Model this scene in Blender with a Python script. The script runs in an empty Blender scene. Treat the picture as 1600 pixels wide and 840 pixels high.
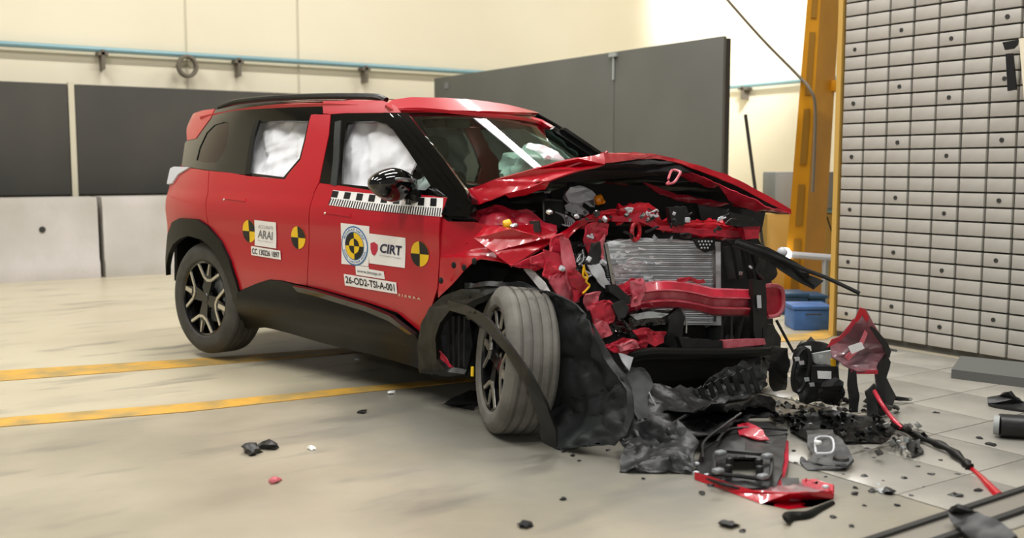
import bpy, bmesh, math, random
from math import sin, cos, pi, radians as rad
from mathutils import Vector as V, Matrix, Euler, noise, geometry
random.seed(7)
sc = bpy.context.scene
COL = sc.collection
# ------------------------------------------------------------------ camera, light, exposure
EYE = 1.25
HEAD = rad(56.3); PITCH = -math.atan(158/1600)
cam_d = bpy.data.cameras.new('camera'); cam = bpy.data.objects.new('camera', cam_d); COL.objects.link(cam)
cam.location = (0, 0, EYE); cam.rotation_euler = (pi/2+PITCH, 0, HEAD-pi/2)
cam_d.sensor_width = 36; cam_d.lens = 36; cam_d.clip_end = 200
cam_d.dof.use_dof = True; cam_d.dof.focus_distance = 5.6; cam_d.dof.aperture_fstop = 1.7
sc.camera = cam
sc.view_settings.view_transform = 'Standard'; sc.view_settings.look = 'None'
sc.view_settings.exposure = -0.12; sc.view_settings.gamma = 1; sc.view_settings.use_curve_mapping = False
w = bpy.data.worlds.new('hall_daylight'); sc.world = w; w.use_nodes = True
w.node_tree.nodes['Background'].inputs[0].default_value = (1.0, .975, .93, 1)
w.node_tree.nodes['Background'].inputs[1].default_value = .2
def area(name, loc, rot, sx, sy, power, col=(1, .98, .94)):
    d = bpy.data.lights.new(name, 'AREA'); d.shape = 'RECTANGLE'; d.size = sx; d.size_y = sy; d.energy = power; d.color = col
    o = bpy.data.objects.new(name, d); COL.objects.link(o); o.location = loc; o.rotation_euler = rot
    return o
for i, (x, y) in enumerate(((-1, 1.2), (4.5, 1.2), (-1, 5.2), (4.5, 5.2), (-1, 9.5), (4.5, 9.5), (10, 9.5))):
    area('ceiling_lamp_light', (x, y, 7.2), (0, 0, 0), 3.2, .16, 235)
fd = bpy.data.lights.new('camera_flash', 'POINT'); fd.energy = 110; fd.shadow_soft_size = .06; fo = bpy.data.objects.new('camera_flash', fd); COL.objects.link(fo); fo.location = (.05, -.08, 1.55)
fl = bpy.data.lights.new('floodlight_beam', 'SPOT'); fl.energy = 1500; fl.spot_size = rad(75); fl.spot_blend = .9; fl.shadow_soft_size = .2
flo = bpy.data.objects.new('floodlight_beam', fl); COL.objects.link(flo); flo.location = (11.6, 10.6, 5.3)
flo.rotation_euler = (V((13.8, 13.2, 4.0))-flo.location).to_track_quat('-Z', 'Y').to_euler()

# ------------------------------------------------------------------ materials
def lin(c):
    return c/12.92 if c <= .04045 else ((c+.055)/1.055)**2.4
def hexc(h):
    return tuple(lin(int(h[i:i+2], 16)/255) for i in (0, 2, 4))+(1,)
def mat(name, h, rough=.5, metal=0, coat=0, var=0, vscale=6, bump=0, bscale=40, h2=None, spec=.5, emit=None, stretch=None):
    m = bpy.data.materials.new(name); m.use_nodes = True; nt = m.node_tree; N = nt.nodes; L = nt.links
    b = N['Principled BSDF']; b.inputs['Base Color'].default_value = hexc(h)
    b.inputs['Roughness'].default_value = rough; b.inputs['Metallic'].default_value = metal
    b.inputs['Coat Weight'].default_value = coat; b.inputs['Coat Roughness'].default_value = .04
    b.inputs['Specular IOR Level'].default_value = spec
    if emit:
        b.inputs['Emission Color'].default_value = hexc(h); b.inputs['Emission Strength'].default_value = emit
    tc = N.new('ShaderNodeTexCoord')
    if var or h2:
        n = N.new('ShaderNodeTexNoise'); n.inputs['Scale'].default_value = vscale; n.inputs['Detail'].default_value = 6
        if stretch:
            mp = N.new('ShaderNodeMapping'); mp.inputs['Scale'].default_value = stretch
            L.new(tc.outputs['Object'], mp.inputs[0]); L.new(mp.outputs[0], n.inputs['Vector'])
        else: L.new(tc.outputs['Object'], n.inputs['Vector'])
        r = N.new('ShaderNodeValToRGB'); c = hexc(h); c2 = hexc(h2) if h2 else tuple(max(0, k*(1-var)) for k in c[:3])+(1,)
        r.color_ramp.elements[0].position = .35; r.color_ramp.elements[1].position = .65
        r.color_ramp.elements[0].color = c2; r.color_ramp.elements[1].color = c
        L.new(n.outputs['Fac'], r.inputs[0]); L.new(r.outputs[0], b.inputs['Base Color'])
    if bump:
        n2 = N.new('ShaderNodeTexNoise'); n2.inputs['Scale'].default_value = bscale; n2.inputs['Detail'].default_value = 4
        L.new(tc.outputs['Object'], n2.inputs['Vector'])
        bp = N.new('ShaderNodeBump'); bp.inputs['Strength'].default_value = bump; bp.inputs['Distance'].default_value = .01
        L.new(n2.outputs['Fac'], bp.inputs['Height']); L.new(bp.outputs[0], b.inputs['Normal'])
    return m
M = dict(
 red=mat('red_paint', 'B5081F', .33, .0, .6, spec=.5),
 redin=mat('red_bare_panel', 'C8283E', .4, 0, .3, h2='9C1A2C', vscale=9, bump=.15, bscale=12),
 pink=mat('pale_red_steel', 'DC7A84', .4, .0, .1, h2='BC4654', vscale=14, bump=.2, bscale=25),  # pale tone; highlights on the red steel are put into this colour
 gblack=mat('gloss_black', '08090A', .09, 0, .8),
 black=mat('black_plastic', '1D1E1E', .42, 0, 0, var=.3, bump=.25, bscale=18),
 clad=mat('black_cladding', '161715', .34, 0, 0, bump=.08, bscale=60, spec=.25),
 liner=mat('felt_liner', '303333', .55, 0, 0, h2='202222', vscale=5, bump=.15, bscale=8, spec=.3),
 dust=mat('dusty_black_plastic', '333535', .42, 0, 0, h2='1B1C1C', vscale=7, bump=.3, bscale=14),
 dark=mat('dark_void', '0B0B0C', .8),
 rubber=mat('tyre_rubber', '4A4945', .75, 0, 0, h2='3A3936', vscale=8, bump=.2, bscale=60),
 rubberin=mat('dark_tyre_rubber', '2E2E2D', .8),
 alloyb=mat('black_alloy', '0D0D0E', .2, .3, .5),
 silver=mat('machined_alloy', 'D6D2C8', .3, .9),
 chrome=mat('bright_metal', 'C9CACB', .22, .95),
 rad=mat('radiator_aluminium', 'E9EDEF', .4, .1, 0, h2='D0D5D8', vscale=16),
 radd=mat('radiator_tubes', 'AEB3B5', .45, .2),
 white=mat('white_vinyl', 'F1EFEC', .4),
 bag=mat('airbag_cloth', 'F5F6FA', .8, bump=.5, bscale=7),
 ink=mat('black_ink', '101114', .4),
 blue=mat('blue_ink', '2F6FA8', .4), shieldred=mat('red_ink', 'C32745', .4), navy=mat('navy_ink', '26264A', .4), greyink=mat('grey_ink', '77797C', .5),
 yellow=mat('yellow_vinyl', 'F3C81E', .4),
 ycap=mat('yellow_cap_plastic', 'F2B90A', .35), ocap=mat('orange_cap_plastic', 'EE8E12', .35),
 greyp=mat('grey_white_plastic', 'C9CBD0', .45, bump=.2, bscale=12),
 seat=mat('grey_seat_fabric', 'A9A6A0', .85, var=.3), cabin=mat('cabin_trim', '4A4A48', .6), beige=mat('pale_headliner', 'CDD2C8', .8),
 wallm=mat('cream_wall_paint', 'EFE7CF', .75, h2='EAE1C8', vscale=.5, bump=.03, bscale=3),
 seam=mat('wall_joint', 'CFC8B2', .8),
 pipe=mat('blue_pipe_paint', '7FA3AC', .45, .2), bracket=mat('brown_bracket', '6F675A', .6),
 curtain=mat('black_panel_cloth', '4A4843', .85, h2='42413D', vscale=1.2),
 screen=mat('matt_black_screen', '5E5F5A', .6, h2='565752', vscale=1.0),
 conc=mat('grey_concrete', 'C6C0BC', .7, h2='B3AEA6', vscale=1.5, bump=.2, bscale=20),
 ycol=mat('yellow_crane_paint', 'D9981A', .42, .1, 0, h2='C78A1C', vscale=2), ydk=mat('dark_yellow_steel', '9A6E1E', .5, .1),
 tan=mat('tan_cabinet_paint', 'C9A252', .5), greyb=mat('grey_box_paint', '9DA19F', .5), bluebox=mat('blue_box_paint', '3F6FB0', .5, var=.35, vscale=6), bluedk=mat('dark_blue_box_paint', '2A5070', .5, var=.3, vscale=6),
 tile=mat('barrier_plate', 'BDBAB1', .5, 0, 0, h2='A9A59E', vscale=2.2, bump=.1, bscale=10),
 joint=mat('barrier_joint', '5E5D57', .8), hole=mat('bolt_hole_dark', '33322F', .8),
 lens=mat('clear_lens_shard', 'B9C0C2', .12, .3, .5), label=mat('paper_label', 'EDEDEA', .6),
 rail=mat('floor_rail_steel', '99948A', .4, .4), yline=mat('yellow_floor_paint', 'D9A53C', .5, 0, 0, h2='A38B55', vscale=5),
 lamp=mat('lamp_glow', 'FFFFFF', .5, emit=6), ceil=mat('ceiling_sheet', '6F6D66', .8),
 plate=mat('floor_plate', 'A6A298', .27, 0, 0, h2='8E8B83', vscale=1.7, bump=.03, bscale=6),
)
def glass(name, tint, refl=1.0):
    m = bpy.data.materials.new(name); m.use_nodes = True; nt = m.node_tree; N = nt.nodes; L = nt.links
    for n in list(N): N.remove(n)
    o = N.new('ShaderNodeOutputMaterial'); mx = N.new('ShaderNodeMixShader'); t = N.new('ShaderNodeBsdfTransparent'); g = N.new('ShaderNodeBsdfGlossy')
    t.inputs[0].default_value = hexc(tint); g.inputs['Roughness'].default_value = .02
    f = N.new('ShaderNodeFresnel'); f.inputs[0].default_value = 1.45
    ml = N.new('ShaderNodeMath'); ml.operation = 'MULTIPLY'; ml.inputs[1].default_value = refl; L.new(f.outputs[0], ml.inputs[0])
    ge = N.new('ShaderNodeNewGeometry'); iv = N.new('ShaderNodeMath'); iv.operation = 'SUBTRACT'; iv.inputs[0].default_value = 1; L.new(ge.outputs['Backfacing'], iv.inputs[1])
    m3 = N.new('ShaderNodeMath'); m3.operation = 'MULTIPLY'; L.new(ml.outputs[0], m3.inputs[0]); L.new(iv.outputs[0], m3.inputs[1]); ml = m3   # only the outer face mirrors, once per pane
    L.new(ml.outputs[0], mx.inputs[0]); L.new(t.outputs[0], mx.inputs[1]); L.new(g.outputs[0], mx.inputs[2]); L.new(mx.outputs[0], o.inputs[0])
    return m
M['glass'] = glass('windscreen_glass', 'DCE9E2', 1.8); M['dglass'] = glass('dark_window_glass', '5A625F', 1.3); M['cglass'] = glass('clear_window_glass', 'FFFFFF', .5)
M['rubberdust'] = mat('dusty_tread_rubber', '74716A', .8, 0, 0, h2='5E5C56', vscale=7, bump=.2, bscale=60)
M['dustg'] = mat('scuffed_grey_plastic', '7A7E80', .4)
M['slab'] = mat('slab_grey', '5E5F5C', .6)
M['pale'] = mat('pale_green_plastic', 'A9B3A2', .4)
M['tred'] = mat('scuffed_inner_bumper_skin', 'A8626A', .35, 0, .3, h2='6E565A', vscale=5)
def floor_mat():
    m = bpy.data.materials.new('polished_concrete'); m.use_nodes = True; nt = m.node_tree; N = nt.nodes; L = nt.links; b = N['Principled BSDF']
    tc = N.new('ShaderNodeTexCoord'); sp = N.new('ShaderNodeSeparateXYZ'); L.new(tc.outputs['Object'], sp.inputs[0])
    def noise_(s, d=6, st=(1, 1, 1)):
        mp = N.new('ShaderNodeMapping'); mp.inputs['Scale'].default_value = st; L.new(tc.outputs['Object'], mp.inputs[0])
        n = N.new('ShaderNodeTexNoise'); n.inputs['Scale'].default_value = s; n.inputs['Detail'].default_value = d; L.new(mp.outputs[0], n.inputs['Vector']); return n.outputs['Fac']
    def mathn(op, a, bb=None):
        n = N.new('ShaderNodeMath'); n.operation = op
        for i, q in enumerate((a, bb)):
            if q is None: continue
            if isinstance(q, (int, float)): n.inputs[i].default_value = q
            else: L.new(q, n.inputs[i])
        return n.outputs[0]
    def ramp(src, p0, p1):
        r = N.new('ShaderNodeMapRange'); r.inputs['From Min'].default_value = p0; r.inputs['From Max'].default_value = p1; L.new(src, r.inputs[0]); return r.outputs[0]
    def mix(fac, a, bb):
        n = N.new('ShaderNodeMix'); n.data_type = 'RGBA'; L.new(fac, n.inputs[0])
        for i, q in ((6, a), (7, bb)):
            if isinstance(q, str): n.inputs[i].default_value = hexc(q)
            else: L.new(q, n.inputs[i])
        return n.outputs[2]
    # painted zone behind the first yellow line is warmer than the bare concrete in front
    zone = ramp(sp.outputs['Y'], 5.2, 5.6)
    base = mix(ramp(noise_(1.3, 8), .38, .62), '968E7C', 'ABA28E')
    far = mix(ramp(noise_(.8, 5), .35, .65), 'BDB39A', 'C6BDA4')
    c = mix(zone, base, far)
    c = mix(mathn('MULTIPLY', ramp(noise_(.9, 7, (1, 2.2, 1)), .55, .75), .45), c, '77746B')      # tyre marks and grime
    c = mix(mathn('MULTIPLY', ramp(noise_(2.2, 7, (.6, 2.0, 1)), .56, .70), .6), c, '6C6A64')
    # worn grey patch where the car came to rest
    dx = mathn('SUBTRACT', sp.outputs['X'], 3.15); dy = mathn('SUBTRACT', sp.outputs['Y'], 4.0)
    d2 = mathn('SQRT', mathn('ADD', mathn('MULTIPLY', dx, dx), mathn('MULTIPLY', mathn('MULTIPLY', dy, dy), .45)))
    pn = mathn('ADD', d2, mathn('MULTIPLY', noise_(2.5, 6), .9))
    c = mix(mathn('MULTIPLY', mathn('SUBTRACT', 1.0, ramp(pn, 1.3, 1.9)), .75), c, '75756F')
    L.new(c, b.inputs['Base Color'])
    rg = N.new('ShaderNodeMapRange'); rg.inputs['To Min'].default_value = .22; rg.inputs['To Max'].default_value = .5
    L.new(noise_(1.7, 5), rg.inputs[0]); L.new(rg.outputs[0], b.inputs['Roughness'])
    bp = N.new('ShaderNodeBump'); bp.inputs['Strength'].default_value = .08; bp.inputs['Distance'].default_value = .01
    L.new(noise_(18, 4), bp.inputs['Height']); L.new(bp.outputs[0], b.inputs['Normal'])
    return m
M['floor'] = floor_mat()

# ------------------------------------------------------------------ survey helpers: turn measured sight lines into points on real surfaces
vf = V((cos(PITCH)*cos(HEAD), cos(PITCH)*sin(HEAD), sin(PITCH))); vr = V((sin(HEAD), -cos(HEAD), 0)); vu = vr.cross(vf)
EY = V((0, 0, EYE))
def ray(px, py): return vf+vr*((px-800)/1600)+vu*((420-py)/1600)
def FL(px, py, z=0):
    d = ray(px, py); return EY+d*((z-EYE)/d.z)
def WY(px, py, y):
    d = ray(px, py); return EY+d*(y/d.y)
def WX(px, py, x):
    d = ray(px, py); return EY+d*(x/d.x)
def UP(px, py, bx, by, dd=0):                      # point on the upright plane, facing the lens, that stands on floor point (bx, by)
    f = FL(bx, by); dep = f.x*cos(HEAD)+f.y*sin(HEAD)+dd; d = ray(px, py); return EY+d*(dep/(d.x*cos(HEAD)+d.y*sin(HEAD)))
CM = Matrix.Translation(V((2.866, 6.878, EYE-1.233))) @ (Euler((0, 0, rad(-74.2))).to_matrix() @ Euler((0, rad(.88), 0)).to_matrix() @ Euler((rad(-1.39), 0, 0)).to_matrix()).to_4x4()
CI = CM.inverted(); CO = CI @ EY; CR3 = CI.to_3x3()
def cray(px, py): return CR3 @ ray(px, py)
def cY(px, py, y):
    d = cray(px, py); return CO+d*((y-CO.y)/d.y)
def cX(px, py, x):
    d = cray(px, py); return CO+d*((x-CO.x)/d.x)
def fr(px, py, dx=0):                              # car front plane, crushed back on the near side
    d = cray(px, py); t = (3.136+dx-CO.x+.27*CO.y)/(d.x-.27*d.y); return CO+d*t
def pchip(xs, ys):
    n = len(xs); h = [xs[i+1]-xs[i] for i in range(n-1)]; s = [(ys[i+1]-ys[i])/h[i] for i in range(n-1)]; m = [s[0]]
    for i in range(1, n-1): m.append(0 if s[i-1]*s[i] <= 0 else 2*s[i-1]*s[i]/(s[i-1]+s[i]))
    m.append(s[-1])
    def f(x):
        if x <= xs[0]: return ys[0]+(x-xs[0])*m[0]
        if x >= xs[-1]: return ys[-1]+(x-xs[-1])*m[-1]*.3
        for i in range(n-1):
            if x <= xs[i+1]: break
        t = (x-xs[i])/h[i]; t2 = t*t; t3 = t2*t
        return ys[i]*(2*t3-3*t2+1)+m[i]*h[i]*(t3-2*t2+t)+ys[i+1]*(3*t2-2*t3)+m[i+1]*h[i]*(t3-t2)
    return f
SZ = pchip([.12, .22, .32, .45, .6, .8, .93, 1.0, 1.06, 1.12, 1.3, 1.5, 1.6, 1.66, 1.72], [.74, .80, .865, .895, .912, .918, .928, .918, .895, .875, .80, .71, .655, .60, .5])
def S(x, z):
    s = SZ(z)
    if x < .1: s -= .11*((.1-x)/.85)**2.2
    if x < -.6: s -= 2.4*(-.6-x)**2
    if x > 2.2: s -= .06*((x-2.2)/.6)**2
    return s
def on_side(px, py):
    y = -.9; p = None
    for _ in range(14):
        p = cY(px, py, y); y = .5*y-.5*S(p.x, min(p.z, 1.7))
    return p
def Wx(y, z): return 1.50+(1.60-z)*1.38+.10*(1-(y/.7)**2)-.06
def on_wind(px, py):
    x = 1.8; p = None
    for _ in range(20):
        p = cX(px, py, x); x = .5*x+.5*Wx(max(-.8, min(.8, p.y)), p.z)
    return p

# ------------------------------------------------------------------ mesh helpers
def tag(o, label=None, cat=None, group=None, kind=None):
    for k, v_ in (('label', label), ('category', cat), ('group', group), ('kind', kind)):
        if v_: o[k] = v_
    return o
def empty(name, loc=(0, 0, 0), rz=0, **k):
    o = bpy.data.objects.new(name, None); COL.objects.link(o); o.location = loc; o.rotation_euler = (0, 0, rz); return tag(o, **k)
def fin(bm, name, m, parent=None, origin=None, sharp=35, **k):
    if origin is not None:
        for v_ in bm.verts: v_.co -= origin
    me = bpy.data.meshes.new(name)
    bm.to_mesh(me); bm.free()
    for p in me.polygons: p.use_smooth = True
    me.set_sharp_from_angle(angle=rad(sharp))
    for mm in (m if isinstance(m, (list, tuple)) else [m]): me.materials.append(M[mm] if isinstance(mm, str) else mm)
    o = bpy.data.objects.new(name, me); COL.objects.link(o)
    if parent is not None: o.parent = parent
    if origin is not None: o.location = origin
    return tag(o, **k)
def NB(): return bmesh.new()
def box(bm, lo, hi, mtx=None, bev=0):
    r = bmesh.ops.create_cube(bm, size=1); vs = r['verts']
    for v_ in vs: v_.co = V([lo[i]+(hi[i]-lo[i])*(v_.co[i]+.5) for i in range(3)])
    if bev:
        es = list({e for v_ in vs for e in v_.link_edges}); rr = bmesh.ops.bevel(bm, geom=es, offset=bev, segments=2, affect='EDGES', profile=.5)
        vs = list({v_ for f in rr['faces'] for v_ in f.verts} | {v_ for v_ in vs if v_.is_valid})
    if mtx is not None:
        for v_ in vs: v_.co = mtx @ v_.co
    return vs
def tube(bm, pts, r, seg=8, cap=True, flat=1.0):
    pts = [V(p) for p in pts]; rings = []; n = len(pts); prev = None
    for i, p in enumerate(pts):
        t = (pts[min(i+1, n-1)]-pts[max(i-1, 0)]).normalized()
        if prev is None: a = t.orthogonal().normalized()
        else: a = (prev-t*prev.dot(t)).normalized()
        prev = a; b = t.cross(a); rr = r[i] if isinstance(r, (list, tuple)) else r
        rings.append([bm.verts.new(p+a*cos(2*pi*k/seg)*rr+b*sin(2*pi*k/seg)*rr*flat) for k in range(seg)])
    for i in range(n-1):
        for k in range(seg): bm.faces.new((rings[i][k], rings[i][(k+1) % seg], rings[i+1][(k+1) % seg], rings[i+1][k]))
    if cap: bm.faces.new(rings[0][::-1]); bm.faces.new(rings[-1])
def smooth_path(pts, n=5):
    pts = [V(p) for p in pts]; out = []
    for i in range(len(pts)-1):
        p0 = pts[max(i-1, 0)]; p1 = pts[i]; p2 = pts[i+1]; p3 = pts[min(i+2, len(pts)-1)]
        for k in range(n):
            t = k/n; out.append(.5*((2*p1)+(p2-p0)*t+(2*p0-5*p1+4*p2-p3)*t*t+(3*p1-p0-3*p2+p3)*t**3))
    return out+[pts[-1]]
def lathe(bm, prof, seg=48, mtx=None, close=False):   # prof (r, y) about the y axis
    rings = []
    for (r, y) in prof:
        rings.append([bm.verts.new(V((r*cos(2*pi*k/seg), y, r*sin(2*pi*k/seg)))) for k in range(seg)])
    n = len(prof)
    for i in range(n if close else n-1):
        a, b = rings[i], rings[(i+1) % n]
        for k in range(seg): bm.faces.new((a[k], b[k], b[(k+1) % seg], a[(k+1) % seg]))
    if mtx is not None:
        for rg in rings:
            for v_ in rg: v_.co = mtx @ v_.co
def solid(bm, th):
    bm.normal_update(); vs = list(bm.verts); fs = list(bm.faces); mp = {v_: bm.verts.new(v_.co-v_.normal*th) for v_ in vs}
    be = [(l.vert, l.link_loop_next.vert) for e in bm.edges if len(e.link_loops) == 1 for l in e.link_loops]
    for f in fs:
        try: bm.faces.new([mp[v_] for v_ in reversed(f.verts)])
        except ValueError: pass
    for a, b in be:
        try: bm.faces.new((b, a, mp[a], mp[b]))
        except ValueError: pass
def tess(polys2):
    return geometry.tessellate_polygon([[V((p[0], p[1], 0)) for p in q] for q in polys2])
def inset(poly, d):
    n = len(poly); A = sum(poly[i][0]*poly[(i+1) % n][1]-poly[(i+1) % n][0]*poly[i][1] for i in range(n)); sg = 1 if A > 0 else -1; out = []
    for i in range(n):
        p0, p1, p2 = V(poly[i-1]), V(poly[i]), V(poly[(i+1) % n]); e1 = (p1-p0); e2 = (p2-p1)
        if e1.length < 1e-6 or e2.length < 1e-6: out.append(tuple(p1)); continue
        e1.normalize(); e2.normalize(); n1 = V((-e1.y, e1.x))*sg; n2 = V((-e2.y, e2.x))*sg; b = n1+n2
        if b.length < .3: b = n1*1.0; k = 1
        else: b.normalize(); k = 1/max(.5, b.dot(n1))
        out.append(tuple(p1+b*d*k))
    return out
def surf_panel(bm, poly, fmap, holes=(), cell=.05, th=.01, out=None, flip=False):
    base = len(bm.verts); b = NB(); allp = [poly]+list(holes); flat = [p for q in allp for p in q]
    vs = [b.verts.new((p[0], p[1], 0)) for p in flat]
    for t in tess(allp):
        try: b.faces.new([vs[i] for i in t])
        except ValueError: pass
    bmesh.ops.remove_doubles(b, verts=b.verts[:], dist=1e-5)
    for ax in (0, 1):
        lo = min(p[ax] for p in flat); hi = max(p[ax] for p in flat); k = math.floor(lo/cell)+1
        while k*cell < hi:
            co = V((0, 0, 0)); co[ax] = k*cell; no = V((0, 0, 0)); no[ax] = 1
            bmesh.ops.bisect_plane(b, geom=b.verts[:]+b.edges[:]+b.faces[:], plane_co=co, plane_no=no, dist=1e-5); k += 1
    for v_ in b.verts: v_.co = V(fmap(v_.co.x, v_.co.y))
    bmesh.ops.remove_doubles(b, verts=b.verts[:], dist=1e-5)
    bmesh.ops.recalc_face_normals(b, faces=b.faces[:]); b.normal_update()
    if out is not None:
        s = sum((f.normal.dot(out)*f.calc_area() for f in b.faces), 0.0)
        if s < 0: bmesh.ops.reverse_faces(b, faces=b.faces[:]); b.normal_update()
    if th: solid(b, th)
    me = bpy.data.meshes.new('tmp'); b.to_mesh(me); b.free(); bm.from_mesh(me); bpy.data.meshes.remove(me)
def side_map(off=0, sg=-1, disp=None):
    def f(x, z):
        y = S(x, z)+off+(disp(x, z) if disp else 0); return (x, sg*y, z)
    return f
def side_poly(pix): return [(p.x, p.z) for p in (on_side(*q) for q in pix)]
def inset_pix(p): return p
def side_panel(name, pix, m, parent, off=0, th=.012, holes=(), gap=.003, far=True, cell=.05, disp=None, sharp=35, **k):
    poly = inset(side_poly(pix), gap) if gap else side_poly(pix); hs = [side_poly(h) for h in holes]
    bm = NB(); surf_panel(bm, poly, side_map(off, -1, disp), hs, cell, th, V((0, -1, 0)))
    o = fin(bm, name, m, parent, sharp=sharp, **k)
    if far:
        bm = NB(); surf_panel(bm, poly, side_map(off, 1), hs, cell, th, V((0, 1, 0))); fin(bm, name, m, far if far is not True else parent)
    return o
def crumple(bm, amp, scale, seed=0, dirs=None):
    bm.normal_update(); s = V((seed*3.1, seed*1.7, seed*.9)); ds = []
    for v_ in bm.verts:
        n = noise.noise_vector(v_.co*scale+s); m2 = noise.noise(v_.co*scale*2.7+s)
        ds.append((v_, n*amp+v_.normal*(abs(m2)*amp*.9)))
    for v_, d in ds: v_.co += d
def sheet(pix, pts, th=.006, cell=.05, amp=.012, scale=9, seed=0, bm=None, face=None):
    """a torn or bent sheet: outline pts in space, pix its matching flat layout for filling"""
    b = NB(); vs = [b.verts.new(V(p)) for p in pts]
    for t in tess([[(q[0], -q[1]) for q in pix]]):
        try: b.faces.new([vs[i] for i in t])
        except ValueError: pass
    for _ in range(7):
        es = [e for e in b.edges if e.calc_length() > cell]
        if not es: break
        bmesh.ops.subdivide_edges(b, edges=es, cuts=1); bmesh.ops.triangulate(b, faces=[f for f in b.faces if len(f.verts) > 3])
    bmesh.ops.recalc_face_normals(b, faces=b.faces[:]); b.normal_update()
    ref = face if face is not None else V((1, -1, .2))
    if sum((f.normal.dot(ref)*f.calc_area() for f in b.faces), 0.0) < 0: bmesh.ops.reverse_faces(b, faces=b.faces[:])
    if amp: crumple(b, amp, scale, seed)
    if th: solid(b, th)
    if bm is None: return b
    me = bpy.data.meshes.new('tmp'); b.to_mesh(me); b.free(); bm.from_mesh(me); bpy.data.meshes.remove(me); return bm
def text_mesh(s, bold=0.0, space=1.0):
    c = bpy.data.curves.new('t', 'FONT'); c.body = s; c.size = 1; c.offset = bold; c.space_character = space; c.resolution_u = 3
    o = bpy.data.objects.new('t', c); COL.objects.link(o); dg = bpy.context.evaluated_depsgraph_get()
    me = bpy.data.meshes.new_from_object(o.evaluated_get(dg)); bpy.data.objects.remove(o); bpy.data.curves.remove(c); return me
def text_on(name, s, quad, m, parent, f3, bold=.02, thick=0, **k):
    """quad: bottom-left, bottom-right, top-right, top-left in the layout; f3(px, py) gives the point on the sticker"""
    me = text_mesh(s, bold); xs = [v_.co.x for v_ in me.vertices]; ys = [v_.co.y for v_ in me.vertices]; x0, x1, y0, y1 = min(xs), max(xs), min(ys), max(ys)
    for v_ in me.vertices:
        a = (v_.co.x-x0)/(x1-x0); b = (v_.co.y-y0)/(y1-y0)
        q = [quad[0][i]*(1-a)*(1-b)+quad[1][i]*a*(1-b)+quad[2][i]*a*b+quad[3][i]*(1-a)*b for i in (0, 1)]; v_.co = f3(*q)
    o = bpy.data.objects.new(name, me); COL.objects.link(o); me.materials.clear(); me.materials.append(M[m]); o.parent = parent; return tag(o, **k)

# ------------------------------------------------------------------ the hall
def struct(name, bm, m, parent=None, **k): return fin(bm, name, m, parent, kind=None if parent else 'structure', **k)
bm = NB(); box(bm, (-9, -5, -.1), (13.9, 13.7, 0)); struct('floor', bm, 'floor')
bm = NB(); box(bm, (-9, 13.6, 0), (13.9, 13.8, 8.2)); wb = struct('wall_back', bm, 'wallm')
bm = NB(); box(bm, (13.8, -5, 0), (14.0, 13.6, 8.2)); wr = struct('wall_right', bm, 'wallm')
bm = NB(); box(bm, (-9, -5, 7.6), (13.8, 13.6, 7.75)); struct('ceiling', bm, 'ceil')
for px in (290, 465, 1112):
    p = WY(px, 40, 13.6); bm = NB(); box(bm, (p.x-.012, 13.585, 0), (p.x+.012, 13.602, 7.6)); fin(bm, 'wall_joint', 'seam', wb)
p = WX(1300, 10, 13.8); bm = NB(); box(bm, (13.785, p.y-.012, 0), (13.802, p.y+.012, 7.6)); fin(bm, 'wall_joint', 'seam', wr)
for i, (x, y) in enumerate(((-1, 1.2), (4.5, 1.2), (-1, 5.2), (4.5, 5.2), (-1, 9.5), (4.5, 9.5), (10, 9.5))):
    e = empty('ceiling_lamp', (x, y, 7.6), label='long strip lamp under the hall ceiling above the wreck', cat='lamp', group='strip lamps under the ceiling')
    bm = NB(); box(bm, (-1.65, -.3, -.14), (1.65, .3, 0)); fin(bm, 'housing', 'greyb', e)
    bm = NB(); box(bm, (-1.6, -.25, -.17), (1.6, .25, -.14)); fin(bm, 'diffuser', 'lamp', e)
# floor markings, two parallel painted lines running under the car
def strip(name, pix, m, label, cat, z=.004):
    P = [FL(*q) for q in pix]; bm = NB(); a = [bm.verts.new((p.x, p.y, z)) for p in P]; bm.faces.new(a)
    bmesh.ops.recalc_face_normals(bm, faces=bm.faces[:])
    if bm.faces[:][0].normal.z < 0: bmesh.ops.reverse_faces(bm, faces=bm.faces[:])
    solid(bm, .003); return fin(bm, name, m, None, label=label, cat=cat)
strip('floor_line', [(-60, 583), (300, 561), (560, 542), (760, 527), (760, 532), (560, 550), (300, 573), (-60, 600)], 'yline', 'farther yellow floor line passing behind the rear wheel', 'floor line')
strip('floor_line', [(-60, 658), (300, 630), (560, 605), (860, 578), (860, 583), (560, 614), (300, 643), (-60, 672)], 'yline', 'nearer yellow floor line running towards the front wheel', 'floor line')
# pipe along both walls
bm = NB(); pl = WY(-200, 62, 13.5); zp = 2.7
bm_pts = [V((-6, 13.5, zp)), V((13.6, 13.5, zp)), V((13.7, 13.4, zp)), V((13.7, 1, zp))]
tube(bm, bm_pts, .035, 8); pipe_e = empty('wall_pipe', (0, 0, 0), label='pale blue pipe running along the cream walls below the ceiling', cat='pipe')
fin(bm, 'pipe_run', 'pipe', pipe_e)
for px in (-60, 160, 372, 570, 760, 960):
    p = WY(px, 90, 13.5); bm = NB(); box(bm, (p.x-.02, 13.44, zp-.24), (p.x+.02, 13.6, zp)); box(bm, (p.x-.06, 13.44, zp-.07), (p.x+.06, 13.6, zp-.03)); fin(bm, 'pipe_bracket', 'bracket', pipe_e)
for px in (1163, ):
    p = WX(px, 130, 13.7); bm = NB(); box(bm, (13.64, p.y-.03, zp-.24), (13.8, p.y+.03, zp)); box(bm, (13.64, p.y-.1, zp-.07), (13.8, p.y+.1, zp-.03)); fin(bm, 'pipe_bracket', 'bracket', pipe_e)
p = WY(291, 104, 13.45); bm = NB(); pts = []
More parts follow.
